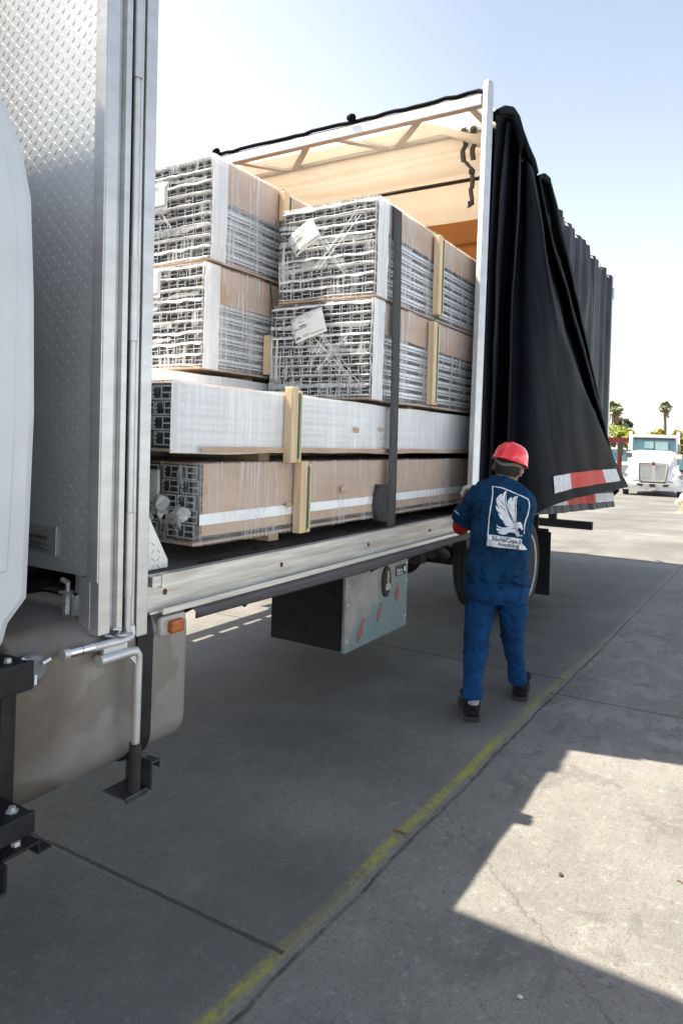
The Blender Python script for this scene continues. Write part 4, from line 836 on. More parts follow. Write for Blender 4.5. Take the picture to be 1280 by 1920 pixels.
    if style != 'fine':    # torn film flapping over the open ends
        for k in range(4 if style == 'card' else 2):
            cy, cz = y0 + rnd.uniform(0.03, 0.24), z0 + rnd.uniform(0.25, 0.7) * (z1 - z0); wd, hg = rnd.uniform(0.03, 0.06), rnd.uniform(0.02, 0.05); ph = rnd.uniform(0, 9); n_ = 26
            out = []
            for q in range(n_):
                a = 2 * math.pi * q / n_; r_ = 0.9 + 0.45 * noise.noise(Vector((math.cos(a) * 1.1 + ph, math.sin(a) * 1.1, ph))) + (0.7 if q == int(n_ * 0.75) else 0)
                out.append(Vector((X0 - 0.055 - 0.012 * math.sin(3 * a + ph), cy + wd * r_ * math.cos(a), cz + hg * r_ * math.sin(a))))
            mid = Vector((X0 - 0.075, cy, cz)); tf = MB(); tf.loft([out, [p_.lerp(mid, 0.5) + Vector((-0.010 * math.sin(i * 1.7), 0, 0)) for i, p_ in enumerate(out)], [p_.lerp(mid, 0.95) for p_ in out]], False)
            tf.build('torn_film', 'filmheavy', o, smooth=True, angle=180)
    # knots and torn openings in the wrap on the side
    for k in range(rnd.randint(2, 3)):
        x = X0 + rnd.uniform(0.3, 3.4); z = z0 + rnd.uniform(0.35, 0.8) * (z1 - z0); r_ = rnd.uniform(0.012, 0.02)
        MB().loft([[Vector((x + r_ * 1.4 * math.cos(a) * s, y0 - 0.038 - d, z + r_ * math.sin(a * 1.0) * s + 0.004 * math.sin(3 * a))) for a in [i * math.pi / 6 for i in range(12)]] for s, d in ((1, 0.0), (0.6, 0.006), (0.1, 0.008))]).build('torn_wrap', 'bag', o, smooth=True)
    return o
YN = 1.955
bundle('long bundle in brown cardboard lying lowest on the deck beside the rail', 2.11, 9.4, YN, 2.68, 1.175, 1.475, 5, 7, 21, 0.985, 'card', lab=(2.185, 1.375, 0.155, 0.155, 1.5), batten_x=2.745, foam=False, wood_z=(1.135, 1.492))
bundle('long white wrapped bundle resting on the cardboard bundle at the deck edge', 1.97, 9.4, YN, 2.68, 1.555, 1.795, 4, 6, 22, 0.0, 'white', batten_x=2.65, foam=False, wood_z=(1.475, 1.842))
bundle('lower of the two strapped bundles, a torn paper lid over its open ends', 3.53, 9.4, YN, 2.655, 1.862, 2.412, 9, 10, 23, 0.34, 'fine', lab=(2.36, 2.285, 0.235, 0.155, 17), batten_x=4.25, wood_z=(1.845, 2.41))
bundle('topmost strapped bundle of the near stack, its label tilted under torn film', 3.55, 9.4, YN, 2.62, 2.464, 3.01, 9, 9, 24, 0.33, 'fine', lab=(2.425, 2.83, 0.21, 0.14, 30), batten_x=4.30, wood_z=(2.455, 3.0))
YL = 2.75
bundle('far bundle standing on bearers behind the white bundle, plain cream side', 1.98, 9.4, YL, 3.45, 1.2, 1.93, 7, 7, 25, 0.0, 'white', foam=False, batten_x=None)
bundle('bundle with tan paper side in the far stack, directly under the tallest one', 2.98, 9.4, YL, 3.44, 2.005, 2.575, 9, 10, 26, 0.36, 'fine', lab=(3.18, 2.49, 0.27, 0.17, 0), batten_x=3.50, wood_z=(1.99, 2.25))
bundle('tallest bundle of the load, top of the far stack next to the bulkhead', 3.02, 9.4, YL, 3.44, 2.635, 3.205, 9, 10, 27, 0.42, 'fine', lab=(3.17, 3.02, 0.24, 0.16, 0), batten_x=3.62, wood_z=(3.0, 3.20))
# lean pieces: batten end between the stacks
# torn film hanging on the ends of the lower two bundles
# ratchet strap over the near stack, spare webbing rolled up
strap = empty('cargo_strap', (3.72, 1.87, DZ), 'dark grey webbing strap pulled over the near stack with its spare end rolled up', 'strap')
sm = MB()
P = [Vector(q) for q in ((3.80, 2.9, 3.225), (3.78, 2.62, 3.04), (3.74, 1.96, 3.035), (3.735, 1.915, 3.0), (3.735, 1.905, 2.5), (3.725, 1.893, 1.9), (3.715, 1.885, 1.4), (3.715, 1.885, 1.088))]
pth = []
for a_, b_ in zip(P, P[1:]):
    for k in range(8): pth.append(a_.lerp(b_, k / 8))
pth.append(P[-1])
sm.loft([[p + Vector((-0.052, 0, 0)), p + Vector((0.052, 0, 0))] for p in pth], False, closed=False)
sm.build('webbing', 'web', strap, smooth=True, solid=0.004, angle=60)
rl_ = MB(); cl = []
for k in range(70):
    a = k / 70 * 4 * 2 * math.pi; r_ = 0.012 + 0.0052 * a / (2 * math.pi) * 1.5
    cl.append(Vector((3.60 + r_ * 1.0 * math.cos(a), 1.90, 1.24 + (0.10 + r_) * math.sin(a) * (0.75 + 0.1 * math.sin(a * .5)))))
rl_.loft([[p + Vector((0, -0.045, 0)), p + Vector((0, 0.05, 0))] for p in cl], False, closed=False)
rl_.build('rolled_end', 'web', strap, smooth=True, solid=0.004, angle=60)
# ---------------------------------------------------------------- the worker, seen from behind, pulling the cover pole
man = empty('person', (4.03, 1.33, 0), 'worker in red hard hat and navy eagle print shirt, pulling at the cover pole', 'person')
A_ = R(24); F = Vector((math.cos(A_), math.sin(A_), 0)); LF = Vector((-math.sin(A_), math.cos(A_), 0)); UZ = Vector((0, 0, 1))
def er(c, rx, ry, ax=LF, ay=F, n=28, p=2.3):
    o = []
    for k in range(n):
        a = 2 * math.pi * k / n; x, y = math.cos(a), math.sin(a); q = (abs(x) ** p + abs(y) ** p) ** (-1 / p)
        o.append(c + ax * (rx * x * q) + ay * (ry * y * q))
    return o
def limb(mb, pts, n=20, ref=LF):
    """pts: (point, half width, half depth); rings square to the path."""
    rings = []
    for i, (p, a, b_) in enumerate(pts):
        t = (pts[min(i + 1, len(pts) - 1)][0] - pts[max(i - 1, 0)][0]).normalized(); x = (ref - t * ref.dot(t)).normalized(); y = t.cross(x)
        rings.append(er(p, a, b_, x, y, n))
    mb.loft(rings); return mb
def fine(pts, k=5):
    P = [Vector((*q[0], q[1], q[2])) if False else q for q in pts]; o = []
    n = (len(P) - 1) * k
    for i in range(n + 1):
        t = i / n; c = catmull([q[0] for q in P], t); w_ = catmull([Vector((q[1], q[2], 0)) for q in P], t); o.append((c, w_.x, w_.y))
    return o
# shirt
sh = MB()
hem, wst, chs, upc, top_, nek = on_x(932, 1097, 4.03), on_x(935, 1040, 4.07), on_x(941, 970, 4.13), on_x(942, 937, 4.16), on_x(944, 915, 4.18), on_x(947, 901, 4.20)
tors = [(hem, 0.188, 0.135), (on_x(932, 1070, 4.05), 0.184, 0.14), (wst, 0.182, 0.135), (on_x(938, 1005, 4.1), 0.178, 0.13), (chs, 0.182, 0.125), (upc, 0.186, 0.115), (top_, 0.150, 0.095), (nek, 0.078, 0.075)]
limb(sh, fine(tors, 5), 32)
Ls, Rs = on_x(899, 929, 4.15), on_x(976, 934, 4.19)
Le = on_x(863, 986, 4.24); Re = on_x(972, 985, 4.36)
limb(sh, fine([(on_x(918, 925, 4.16), 0.085, 0.08), (Ls, 0.086, 0.08), (on_x(884, 955, 4.19), 0.092, 0.088), (on_x(872, 974, 4.22), 0.095, 0.09)], 5), 24, F)
limb(sh, fine([(on_x(965, 930, 4.18), 0.085, 0.08), (Rs, 0.083, 0.078), (on_x(977, 955, 4.27), 0.085, 0.08), (on_x(975, 972, 4.33), 0.085, 0.08)], 5), 24, F)
# sag folds above the belt
random.seed(5)
for k in range(13):
    y0_ = 1000 + k * 8 + random.uniform(-4, 4); xa = random.uniform(868, 915); xb = xa + random.uniform(35, 80); dy = random.uniform(-14, 22)
    P = [on_x(xa + (xb - xa) * q / 5, y0_ + dy * q / 5 + 5 * math.sin(q * 1.3 + k), 0) if False else None for q in range(1)]
    cpts = []
    for q in range(6):
        s = q / 5; py = y0_ + dy * s + 4 * math.sin(s * 3 + k); px = xa + (xb - xa) * s
        c = on_x(px, py, 4.06); tX = 4.06 + 0.02
        # lay the ridge on the back surface of the torso ellipse
        lat = (px - 934) * 4.1 / 1300; back = 0.137 * max(0.0, 1 - (abs(lat) / 0.195) ** 2.3) ** (1 / 2.3)
        cpts.append(c - F * (back - 0.006))
    sh.tube(cpts, [0.004, 0.016, 0.022, 0.020, 0.014, 0.004], 8)
for pth in (((883, 1000), (900, 985), (925, 978)), ((880, 965), (893, 948), (905, 935)), ((905, 1000), (900, 965), (908, 930)), ((975, 940), (968, 975), (980, 1010))):
    sh.tube([on_x(x, y, 4.05) - F * 0.10 * (1 - abs(x - 938) / 120) for x, y in pth], [0.005, 0.017, 0.005], 8)
shirt = sh.build('shirt', 'shirt', man, voxel=0.006, smooth_it=3, disp=[('folds', 0.10, 0.05), ('fine_folds', 0.04, 0.02)])
# jeans
jn = MB()
limb(jn, fine([(on_x(932, 1078, 4.06), 0.178, 0.125), (on_x(931, 1098, 4.05), 0.188, 0.135), (on_x(931, 1117, 4.05), 0.180, 0.13), (on_x(931, 1128, 4.05), 0.13, 0.10)], 4), 32)
Lg = [(on_x(907, 1100, 4.04), 0.098, 0.115), (on_x(899, 1145, 4.02), 0.094, 0.108), (on_x(893, 1190, 3.99), 0.082, 0.092), (on_x(890, 1228, 3.95), 0.073, 0.082), (on_x(887, 1262, 3.90), 0.063, 0.074), (on_x(885, 1290, 3.86), 0.059, 0.066), (on_x(884, 1303, 3.845), 0.062, 0.067), (on_x(884, 1312, 3.84), 0.052, 0.056)]
Rg = [(on_x(956, 1100, 4.07), 0.098, 0.115), (on_x(961, 1145, 4.11), 0.090, 0.105), (on_x(959, 1180, 4.18), 0.076, 0.088), (on_x(961, 1208, 4.23), 0.067, 0.08), (on_x(966, 1240, 4.28), 0.060, 0.072), (on_x(968, 1258, 4.31), 0.060, 0.068), (on_x(970, 1272, 4.32), 0.066, 0.07), (on_x(970, 1282, 4.32), 0.055, 0.06)]
for g in (Lg, Rg): limb(jn, fine([(q[0], q[1] * 0.93, q[2] * 0.93) for q in g], 6), 24)
for (x, y, X_, r_) in ((887, 1297, 3.85, 0.06), (885, 1304, 3.845, 0.061), (969, 1260, 4.315, 0.056), (969, 1267, 4.32, 0.058), (891, 1222, 3.955, 0.076), (893, 1210, 3.965, 0.077), (960, 1190, 4.2, 0.073), (961, 1202, 4.22, 0.069)):
    c = on_x(x, y, X_); jn.tube([c + (LF * math.cos(a) + F * math.sin(a)) * r_ * 0.93 + UZ * 0.008 * math.sin(2 * a + x) for a in [i * 2 * math.pi / 14 for i in range(15)]], 0.009, 7)
for pth in (((872, 1125), (895, 1133), (922, 1128)), ((938, 1128), (965, 1133), (988, 1122)), ((930, 1135), (948, 1150), (960, 1172)), ((925, 1130), (912, 1152), (880, 1165))):
    jn.tube([on_x(x, y, 4.05) - F * 0.105 for x, y in pth], [0.003, 0.008, 0.003], 7)
jeans = jn.build('jeans', 'jeans', man, voxel=0.0065, smooth_it=2, disp=[('denim_folds', 0.075, 0.012), ('denim_fine', 0.03, 0.007)])
pk = MB()
for cx in (907, 958):
    pk.add([on_x(cx + dx, 1106 + dy, 3.84) for dx, dy in ((-14, -7), (14, -7), (14, 12), (0, 19), (-14, 12))], [(0, 1, 2, 3, 4)])
# boots
def boot(hx, hy, hz, yaw, name='boot'):
    d = Vector((math.cos(yaw), math.sin(yaw), 0)); s_ = Vector((-d.y, d.x, 0)); o0 = Vector((hx, hy, hz)); bm_ = MB(); so_ = MB()
    prof = [(-0.012, 0.030, 0.06, 0.07), (0.0, 0.040, 0.085, 0.085), (0.03, 0.046, 0.115, 0.105), (0.07, 0.046, 0.125, 0.115), (0.11, 0.046, 0.11, 0.1), (0.15, 0.050, 0.085, 0.085), (0.19, 0.052, 0.07, 0.07), (0.23, 0.048, 0.062, 0.06), (0.262, 0.034, 0.05, 0.05), (0.275, 0.015, 0.035, 0.04)]
    rings = []
    for t, w_, h_, _ in prof:
        rings.append([o0 + d * t + s_ * (w_ * x) + UZ * (0.022 + z * h_) for x, z in ((-1, 0), (-1, 0.35), (-0.9, 0.65), (-0.6, 0.92), (0, 1), (0.6, 0.92), (0.9, 0.65), (1, 0.35), (1, 0), (0, 0))])
    bm_.loft(rings)
    limb(bm_, fine([(o0 + d * 0.045 + UZ * 0.05, 0.050, 0.055), (o0 + d * 0.045 + UZ * 0.11, 0.053, 0.062), (o0 + d * 0.04 + UZ * 0.15, 0.062, 0.07)], 4), 20, s_)
    c = o0 + d * 0.04 + UZ * 0.152
    bm_.tube([c + s_ * 0.058 * math.cos(a) + d * 0.066 * math.sin(a) + UZ * 0.006 * math.cos(a + 1) for a in [i * math.pi / 8 for i in range(17)]], 0.012, 8)
    for z, r_ in ((0.045, 0.049), (0.085, 0.053)): bm_.tube([o0 + d * (0.035 - 0.058 * math.cos(a) * 0.9) + s_ * r_ * math.sin(a) + UZ * (z + 0.012 * math.sin(2 * a)) for a in [-1.2 + i * 0.3 for i in range(9)]], 0.004, 6)
    b_ = bm_.build(name, 'boot', man, voxel=0.006, smooth_it=2, disp=[('leather', 0.04, 0.005)])
    ol_ = [(-0.022, 0.022), (-0.016, 0.036), (0.0, 0.048), (0.06, 0.050), (0.11, 0.046), (0.17, 0.056), (0.22, 0.056), (0.26, 0.042), (0.285, 0.015)]
    out = [(t, w_) for t, w_ in ol_] + [(t, -w_) for t, w_ in reversed(ol_)]
    so_.prism(out, lambda u, v_, t: o0 + d * u + s_ * v_ + UZ * t, 0.0, 0.028); so_.build('sole', 'rubber', b_, bevel=0.005)
bl_ = on_z(880, 1356, 0); boot(bl_.x + 0.035, bl_.y, 0.0, R(30))
br2 = on_z(971, 1316, 0); boot(br2.x + 0.03, br2.y, 0.0, R(14))
c = on_x(887, 1316, 3.815); MB().lathe([(0.001, -0.02), (0.03, -0.01), (0.034, 0.01), (0.001, 0.03)], c, (0, 0, 1), 14).build('sock', 'sock', man, smooth=True)
# body: head, neck, trunk, arms in one skin
RT = -LF
hup = (UZ * math.cos(R(17)) + RT * math.sin(R(17)) + F * 0.22).normalized()
hyaw = R(-26); hf = (F * math.cos(hyaw) + LF * math.sin(hyaw)); hf = (hf - hup * hf.dot(hup)).normalized(); hl = hup.cross(hf)      # hl: the head's left
HC = on_x(953, 876, 4.235)
bd = MB()
hr = [(-0.115, 0.035, 0.04, 0.045), (-0.105, 0.048, 0.055, 0.035), (-0.085, 0.060, 0.072, 0.022), (-0.055, 0.068, 0.084, 0.010), (-0.02, 0.073, 0.092, 0.0), (0.02, 0.076, 0.096, -0.004), (0.055, 0.074, 0.094, -0.006), (0.085, 0.062, 0.08, -0.006), (0.105, 0.04, 0.055, -0.006), (0.113, 0.012, 0.018, -0.006)]
bd.loft([er(HC + hup * h_ + hf * o_, a, b_, hl, hf, 28, 2.15) for h_, a, b_, o_ in hr])
fc = HC + hf * 0.09
bd.tube([fc + hup * 0.02 - hf * 0.006, fc + hf * 0.014 - hup * 0.012, fc + hf * 0.020 - hup * 0.028, fc - hup * 0.036], [0.008, 0.011, 0.014, 0.008], 10)     # nose
bd.tube([fc - hup * 0.062 + hl * 0.024 - hf * 0.008, fc - hup * 0.060 + hf * 0.002, fc - hup * 0.062 - hl * 0.024 - hf * 0.008], [0.004, 0.008, 0.004], 8)     # lips
for s_ in (1, -1):
    bd.tube([fc + hup * 0.03 + hl * s_ * 0.048 - hf * 0.014, fc + hup * 0.034 + hl * s_ * 0.02 - hf * 0.002], [0.007, 0.009], 8)
    e0 = HC + hl * s_ * 0.076 - hf * 0.008
    ear = [e0 + hup * (0.030 * math.cos(a) - 0.012) - hf * 0.018 * math.sin(a) + hl * s_ * (0.010 - 0.004 * math.cos(a)) for a in [i * math.pi / 6 for i in range(13)]]
    bd.tube(ear, 0.0065, 8); bd.lathe([(0.001, -0.004), (0.022, -0.003), (0.022, 0.003), (0.001, 0.005)], e0 - hup * 0.012 + hl * s_ * 0.006, hl, 14)
limb(bd, fine([(on_x(946, 915, 4.19), 0.078, 0.075), (on_x(947, 900, 4.205), 0.060, 0.064), (HC - hup * 0.085 - hf * 0.015, 0.056, 0.062), (HC - hup * 0.04 - hf * 0.01, 0.058, 0.068)], 4), 22)
limb(bd, fine([(on_x(932, 1110, 4.05), 0.14, 0.10), (wst, 0.15, 0.10), (chs, 0.155, 0.095), (upc, 0.15, 0.085), (nek, 0.055, 0.055)], 4), 24)
for g in (Lg, Rg): limb(bd, fine([(p, a * 0.72, b_ * 0.72) for p, a, b_ in g], 3), 16)
LH = on_x(876, 921, 4.60); RH = on_x(962, 968, 4.62)
for sh_, el, hd in ((Ls, Le, LH), (Rs, Re, RH)):
    limb(bd, fine([(sh_, 0.045, 0.045), (sh_.lerp(el, 0.6), 0.042, 0.042), (el, 0.036, 0.036), (el.lerp(hd, 0.45), 0.034, 0.034), (el.lerp(hd, 0.85), 0.024, 0.028), (hd, 0.03, 0.022)], 4), 16, F if abs((el - sh_).normalized().dot(F)) < 0.8 else LF)
body = bd.build('body', 'skin', man, voxel=0.005, smooth_it=2)
us = MB()
for sh_, el, hd in ((Ls, Le, LH), (Rs, Re, RH)):
    limb(us, fine([(sh_.lerp(el, 0.45), 0.052, 0.052), (sh_.lerp(el, 0.85), 0.056, 0.056), (el + UZ * -0.004, 0.052, 0.054), (el.lerp(hd, 0.3), 0.045, 0.045), (el.lerp(hd, 0.75), 0.033, 0.035)], 5), 18, LF + F * 0.4)
us.build('undersleeves', 'redsleeve', man, voxel=0.006, smooth_it=2, disp=[('sleeve_folds', 0.04, 0.006)])
# gloves: palm, four bent fingers and a thumb, closed round the pole
def glove(hd, el, grip, name='glove'):
    d = (hd - el).normalized(); g_ = (grip - hd); g_ = (g_ - d * g_.dot(d)); g_ = g_.normalized() if g_.length > 1e-3 else F
    s_ = d.cross(g_).normalized(); m_ = MB()
    limb(m_, fine([(hd - d * 0.09, 0.036, 0.034), (hd - d * 0.05, 0.034, 0.028), (hd - d * 0.01, 0.042, 0.022), (hd + d * 0.03, 0.044, 0.02), (hd + d * 0.045, 0.04, 0.016)], 4), 18, s_)
    for k, ln in enumerate((0.064, 0.074, 0.070, 0.054)):
        b0 = hd + d * 0.04 + s_ * (0.030 - 0.020 * k)
        m_.tube([b0 - d * 0.01, b0 + d * ln * 0.35 + g_ * 0.005, b0 + d * ln * 0.55 + g_ * ln * 0.35, b0 + d * ln * 0.42 + g_ * ln * 0.75, b0 + d * ln * 0.12 + g_ * ln * 0.95], [0.0115, 0.011, 0.0105, 0.010, 0.008], 10)
    t0 = hd - d * 0.015 + s_ * 0.036
    m_.tube([t0, t0 + s_ * 0.016 + d * 0.022 + g_ * 0.012, t0 + s_ * 0.012 + d * 0.040 + g_ * 0.034, t0 + d * 0.046 + g_ * 0.052], [0.014, 0.013, 0.012, 0.009], 10)
    return m_.build(name, 'glove', man, voxel=0.004, smooth_it=1)
glove(LH, Le.lerp(LH, 0.3) - UZ * 0.05, Vector((4.72, 1.75, LH.z))); glove(RH, Re, RH + LF * 0.1 + F * 0.05)
# hair, helmet, glasses
hrm = MB()
for h_, a, b_, o_ in [(-0.065, 0.066, 0.080, -0.010)]: pass
rgs = []
for h_, a, b_, o_ in [(-0.072, 0.052, 0.055, -0.030), (-0.055, 0.067, 0.078, -0.012), (-0.02, 0.0755, 0.092, -0.012), (0.02, 0.079, 0.097, -0.012), (0.06, 0.077, 0.095, -0.012), (0.1, 0.05, 0.06, -0.012)]:
    rgs.append(er(HC + hup * h_ + hf * o_, a, b_, hl, hf, 28, 2.15))
hrm.loft(rgs); hrm.build('hair', 'hair', man, voxel=0.006, smooth_it=1, disp=[('hair_clumps', 0.012, 0.003)])
hm = MB(); hu = (hup - hf * 0.10).normalized(); hf2 = (hf - hu * hf.dot(hu)).normalized(); hl2 = hu.cross(hf2); hb = HC + hup * 0.028 - hf * 0.004
rings = []; NS = 72
for h_, k_ in [(-0.002, 1.075), (0.004, 1.085), (0.008, 1.045), (0.02, 1.02), (0.045, 0.985), (0.07, 0.92), (0.09, 0.82), (0.106, 0.68), (0.118, 0.48), (0.125, 0.25), (0.127, 0.03)]:
    rg = []
    for k in range(NS):
        a = 2 * math.pi * k / NS; x, y = math.cos(a), math.sin(a)
        rid = 0.0
        if h_ > 0.012: rid = 0.0055 * sum(math.exp(-((math.atan2(math.sin(a - c_), math.cos(a - c_))) / 0.13) ** 2) for c_ in (math.pi / 2 - 0.5, math.pi / 2 + 0.5, -math.pi / 2 - 0.5, -math.pi / 2 + 0.5))
        pk_ = 0.03 * max(0, y) ** 4 if h_ < 0.006 else 0
        rg.append(hb + hu * (h_ + (0.004 * math.exp(-(x / 0.35) ** 2) if h_ > 0.06 else 0)) + hl2 * (0.102 * k_ + rid) * x + hf2 * ((0.124 * k_ + rid) * y + pk_))
    rings.append(rg)
hm.loft(rings, False); helm = hm.build('hard_hat', 'helmet', man, smooth=True, solid=0.003, angle=50)
MB().obox(hb + hu * 0.018 + hl2 * 0.103 - hf2 * 0.03, hf2 * 0.009, hl2 * 0.003, hu * 0.005).build('hat_clip', 'strapgrey', helm)
bnd = MB()
cpt = [hb - hu * (0.014 + 0.022 * math.exp(-((a + math.pi / 2) / 0.55) ** 2)) + hl2 * 0.088 * math.cos(a) + hf2 * 0.112 * math.sin(a) for a in [-math.pi + i * math.pi / 20 for i in range(21)]]
bnd.loft([[p - hu * 0.009, p + hu * 0.012] for p in cpt], False, closed=False); bnd.build('hat_suspension', 'strapgrey', helm, smooth=True, solid=0.003)
gl = MB(); 
for s_ in (1, -1): gl.tube([HC + hl * s_ * 0.078 + hup * 0.008 - hf * 0.03, HC + hl * s_ * 0.080 + hup * 0.014 + hf * 0.04, HC + hl * s_ * 0.066 + hup * 0.014 + hf * 0.09], 0.0025, 6)
gl.tube([HC + hl * s2_ * 0.066 + hup * (0.010 - 0.0 * abs(s2_)) + hf * (0.106 - 0.016 * s2_ * s2_) for s2_ in (-1, -0.5, 0, 0.5, 1)], 0.006, 6)
gl.build('safety_glasses', 'white', man, smooth=True)
# print on the back and on the sleeve: cut from a fine cell sheet and laid on the cloth
def spans(poly, y):
    xs = []
    for (x0, y0), (x1, y1) in zip(poly, poly[1:] + poly[:1]):
        if (y0 <= y) != (y1 <= y): xs.append(x0 + (y - y0) * (x1 - x0) / (y1 - y0))
    xs.sort(); return list(zip(xs[::2], xs[1::2]))
CS = 6.0
def raster(polys):
    cells = set()
    for p in polys:
        for j in range(int(min(q[1] for q in p) / CS), int(max(q[1] for q in p) / CS) + 1):
            for a, b_ in spans(p, (j + 0.5) * CS):
                for i in range(int(round(a / CS)), int(round(b_ / CS))): cells.add((i, j))
    return cells
def stroke(pts, w_):
    out = []
    for (x0, y0), (x1, y1) in zip(pts, pts[1:]):
        l = math.hypot(x1 - x0, y1 - y0); nx, ny = -(y1 - y0) / l * w_ / 2, (x1 - x0) / l * w_ / 2; ex, ey = (x1 - x0) / l * w_ / 3, (y1 - y0) / l * w_ / 3
        out.append([(x0 + nx - ex, y0 + ny - ey), (x1 + nx + ex, y1 + ny + ey), (x1 - nx + ex, y1 - ny + ey), (x0 - nx - ex, y0 - ny - ey)])
    return out
def text_polys(s, x0, y0, x1, y1, hgt, x_sq=1.0, bold=0.03):
    m_ = text_mesh(s, 1.0, lambda u, v_: Vector((u, v_, 0)), bold=bold); W_ = max(v_.x for v_ in m_.v); out = []
    for f in m_.f: out.append([(x0 + (x1 - x0) * m_.v[i].x / W_, y0 + (y1 - y0) * m_.v[i].x / W_ - hgt * m_.v[i].y / 0.69) for i in f])
    return out
wing = [(635,258),(600,265),(565,300),(548,345),(540,400),(528,395),(525,335),(480,345),(430,385),(395,430),(380,480),(385,540),(410,600),(470,690),(425,655),(370,598),(372,660),(390,720),(430,765),(520,830),(470,815),(425,795),(445,850),(480,920),(530,970),(590,1000),(655,1030),(600,1015),(535,985),(560,1030),(590,1075),(620,1112),(680,1112),(760,1130),(800,1060),(760,980),(700,860),(650,740),(610,620),(588,520),(586,430),(600,340)]
edge_ = [(632,290),(616,380),(618,470),(645,560),(705,690),(785,850),(860,1010),(800,1015),(735,850),(665,710),(622,600),(603,500),(604,420),(615,340)]
wing2 = [(900,385),(850,390),(805,410),(780,450),(775,505),(765,470),(752,410),(710,430),(675,470),(655,530),(665,600),(700,700),(760,830),(830,970),(848,980),(842,870),(822,720),(822,600),(842,480),(870,430)]
edge2 = [(900,385),(872,470),(860,600),(862,720),(866,870),(868,990),(856,985),(853,850),(836,700),(840,560),(862,460)]
bdy = [(780,1040),(860,1010),(950,1015),(985,1045),(1000,1090),(1012,1160),(1010,1200),(985,1200),(970,1165),(935,1150),(905,1165),(890,1195),(925,1230),(935,1330),(985,1310),(1025,1345),(1000,1355),(960,1345),(940,1370),(905,1340),(890,1380),(850,1320),(830,1275),(760,1260),(690,1255),(640,1290),(590,1310),(520,1310),(430,1275),(405,1250),(440,1245),(510,1236),(400,1220),(385,1150),(430,1165),(560,1184),(430,1140),(390,1100),(388,1065),(440,1110),(530,1140),(620,1140),(700,1110)]
cuts = [[(475,475),(530,540),(597,632),(560,604),(500,530)], [(430,555),(520,650),(642,768),(560,714),(480,630)], [(725,1185),(770,1166),(840,1158),(838,1170),(780,1180)], [(800,1250),(850,1255),(845,1268)]]
frame_ = stroke([(290,160),(380,165),(500,185),(700,262),(900,347),(1050,412),(1140,457),(1165,520),(1175,620),(1160,720),(1130,850),(1090,950),(1060,1060),(1050,1160),(1050,1290)], 23) + stroke([(290,160),(300,300),(280,480),(240,700),(215,900),(195,1150),(178,1330)], 25)
label_ = [(180,1310),(400,1330),(700,1370),(880,1405),(960,1415),(1000,1440),(985,1480),(1010,1540),(1070,1600),(1118,1675),(900,1670),(700,1640),(500,1625),(300,1600),(150,1575)]
cells = raster([wing, edge_, wing2, edge2, bdy, label_] + frame_) - raster(cuts) - raster(text_polys('AlumaCoat-S', 272, 1452, 975, 1535, 92)) - raster(text_polys('Anodizing', 415, 1572, 925, 1632, 84))
from mathutils.bvhtree import BVHTree
def skin_tree(o):
    bpy.context.view_layer.update(); dg = bpy.context.evaluated_depsgraph_get(); ev = o.evaluated_get(dg); em = ev.to_mesh()
    t = BVHTree.FromPolygons([o.matrix_world @ v_.co for v_ in em.vertices], [tuple(q.vertices) for q in em.polygons]); ev.to_mesh_clear(); return t
bvh_s, bvh_j = skin_tree(shirt), skin_tree(jeans)
def sheet(cells, fn_, name, bvh=bvh_s, par=shirt, mat='white', lift=0.0012):
    idx = {}; vs = []; fs = []
    def V(i, j):
        if (i, j) not in idx:
            d = ray(*fn_(i * CS, j * CS)); hit = bvh.ray_cast(C0, d.normalized())
            if hit[0] is None: idx[(i, j)] = None
            else: idx[(i, j)] = len(vs); vs.append(hit[0] + hit[1].normalized() * lift - d * 0.0004)
        return idx[(i, j)]
    for i, j in sorted(cells):
        f = (V(i, j), V(i + 1, j), V(i + 1, j + 1), V(i, j + 1))
        if None not in f and max((vs[f[k]] - vs[f[(k + 1) % 4]]).length for k in range(4)) < 0.02: fs.append(f)
    m_ = MB(); m_.add(vs, fs); return m_.build(name, mat, par, smooth=True, angle=180)
sheet(cells, lambda x, y: (900 + x / 12.8, 900 + y / 12.8), 'eagle_print')
sheet(raster(text_polys('t.com', 225, 1060, 400, 1215, 78)), lambda x, y: (835 + x / 16, 890 + y / 16), 'sleeve_print')

# back pockets and the seat seam, stitched on the denim (cells of 1/12.8 pixel)
M['stitch'] = mk('denim_seam', (0.006, 0.030, 0.095), 0.9, 0, 0.3, 60)
def pkt(x0, x1, y0_, y1_):
    c = lambda x, y: ((x - 850) * 12.8, (y - 1080) * 12.8)
    xm = (x0 + x1) / 2; return stroke([c(x0, y0_), c(x1, y0_), c(x1 - 1, y1_ - 5), c(xm, y1_), c(x0 + 1, y1_ - 5), c(x0, y0_)], 14) + stroke([c(x0, y0_ + 3), c(x1, y0_ + 3)], 9)
for k, q in enumerate(((887, 918, 1103, 1131), (946, 977, 1103, 1131))):
    sheet(raster(pkt(*q)), lambda x, y: (850 + x / 12.8, 1080 + y / 12.8), 'back_pocket', bvh_j, jeans, 'stitch', 0.002)
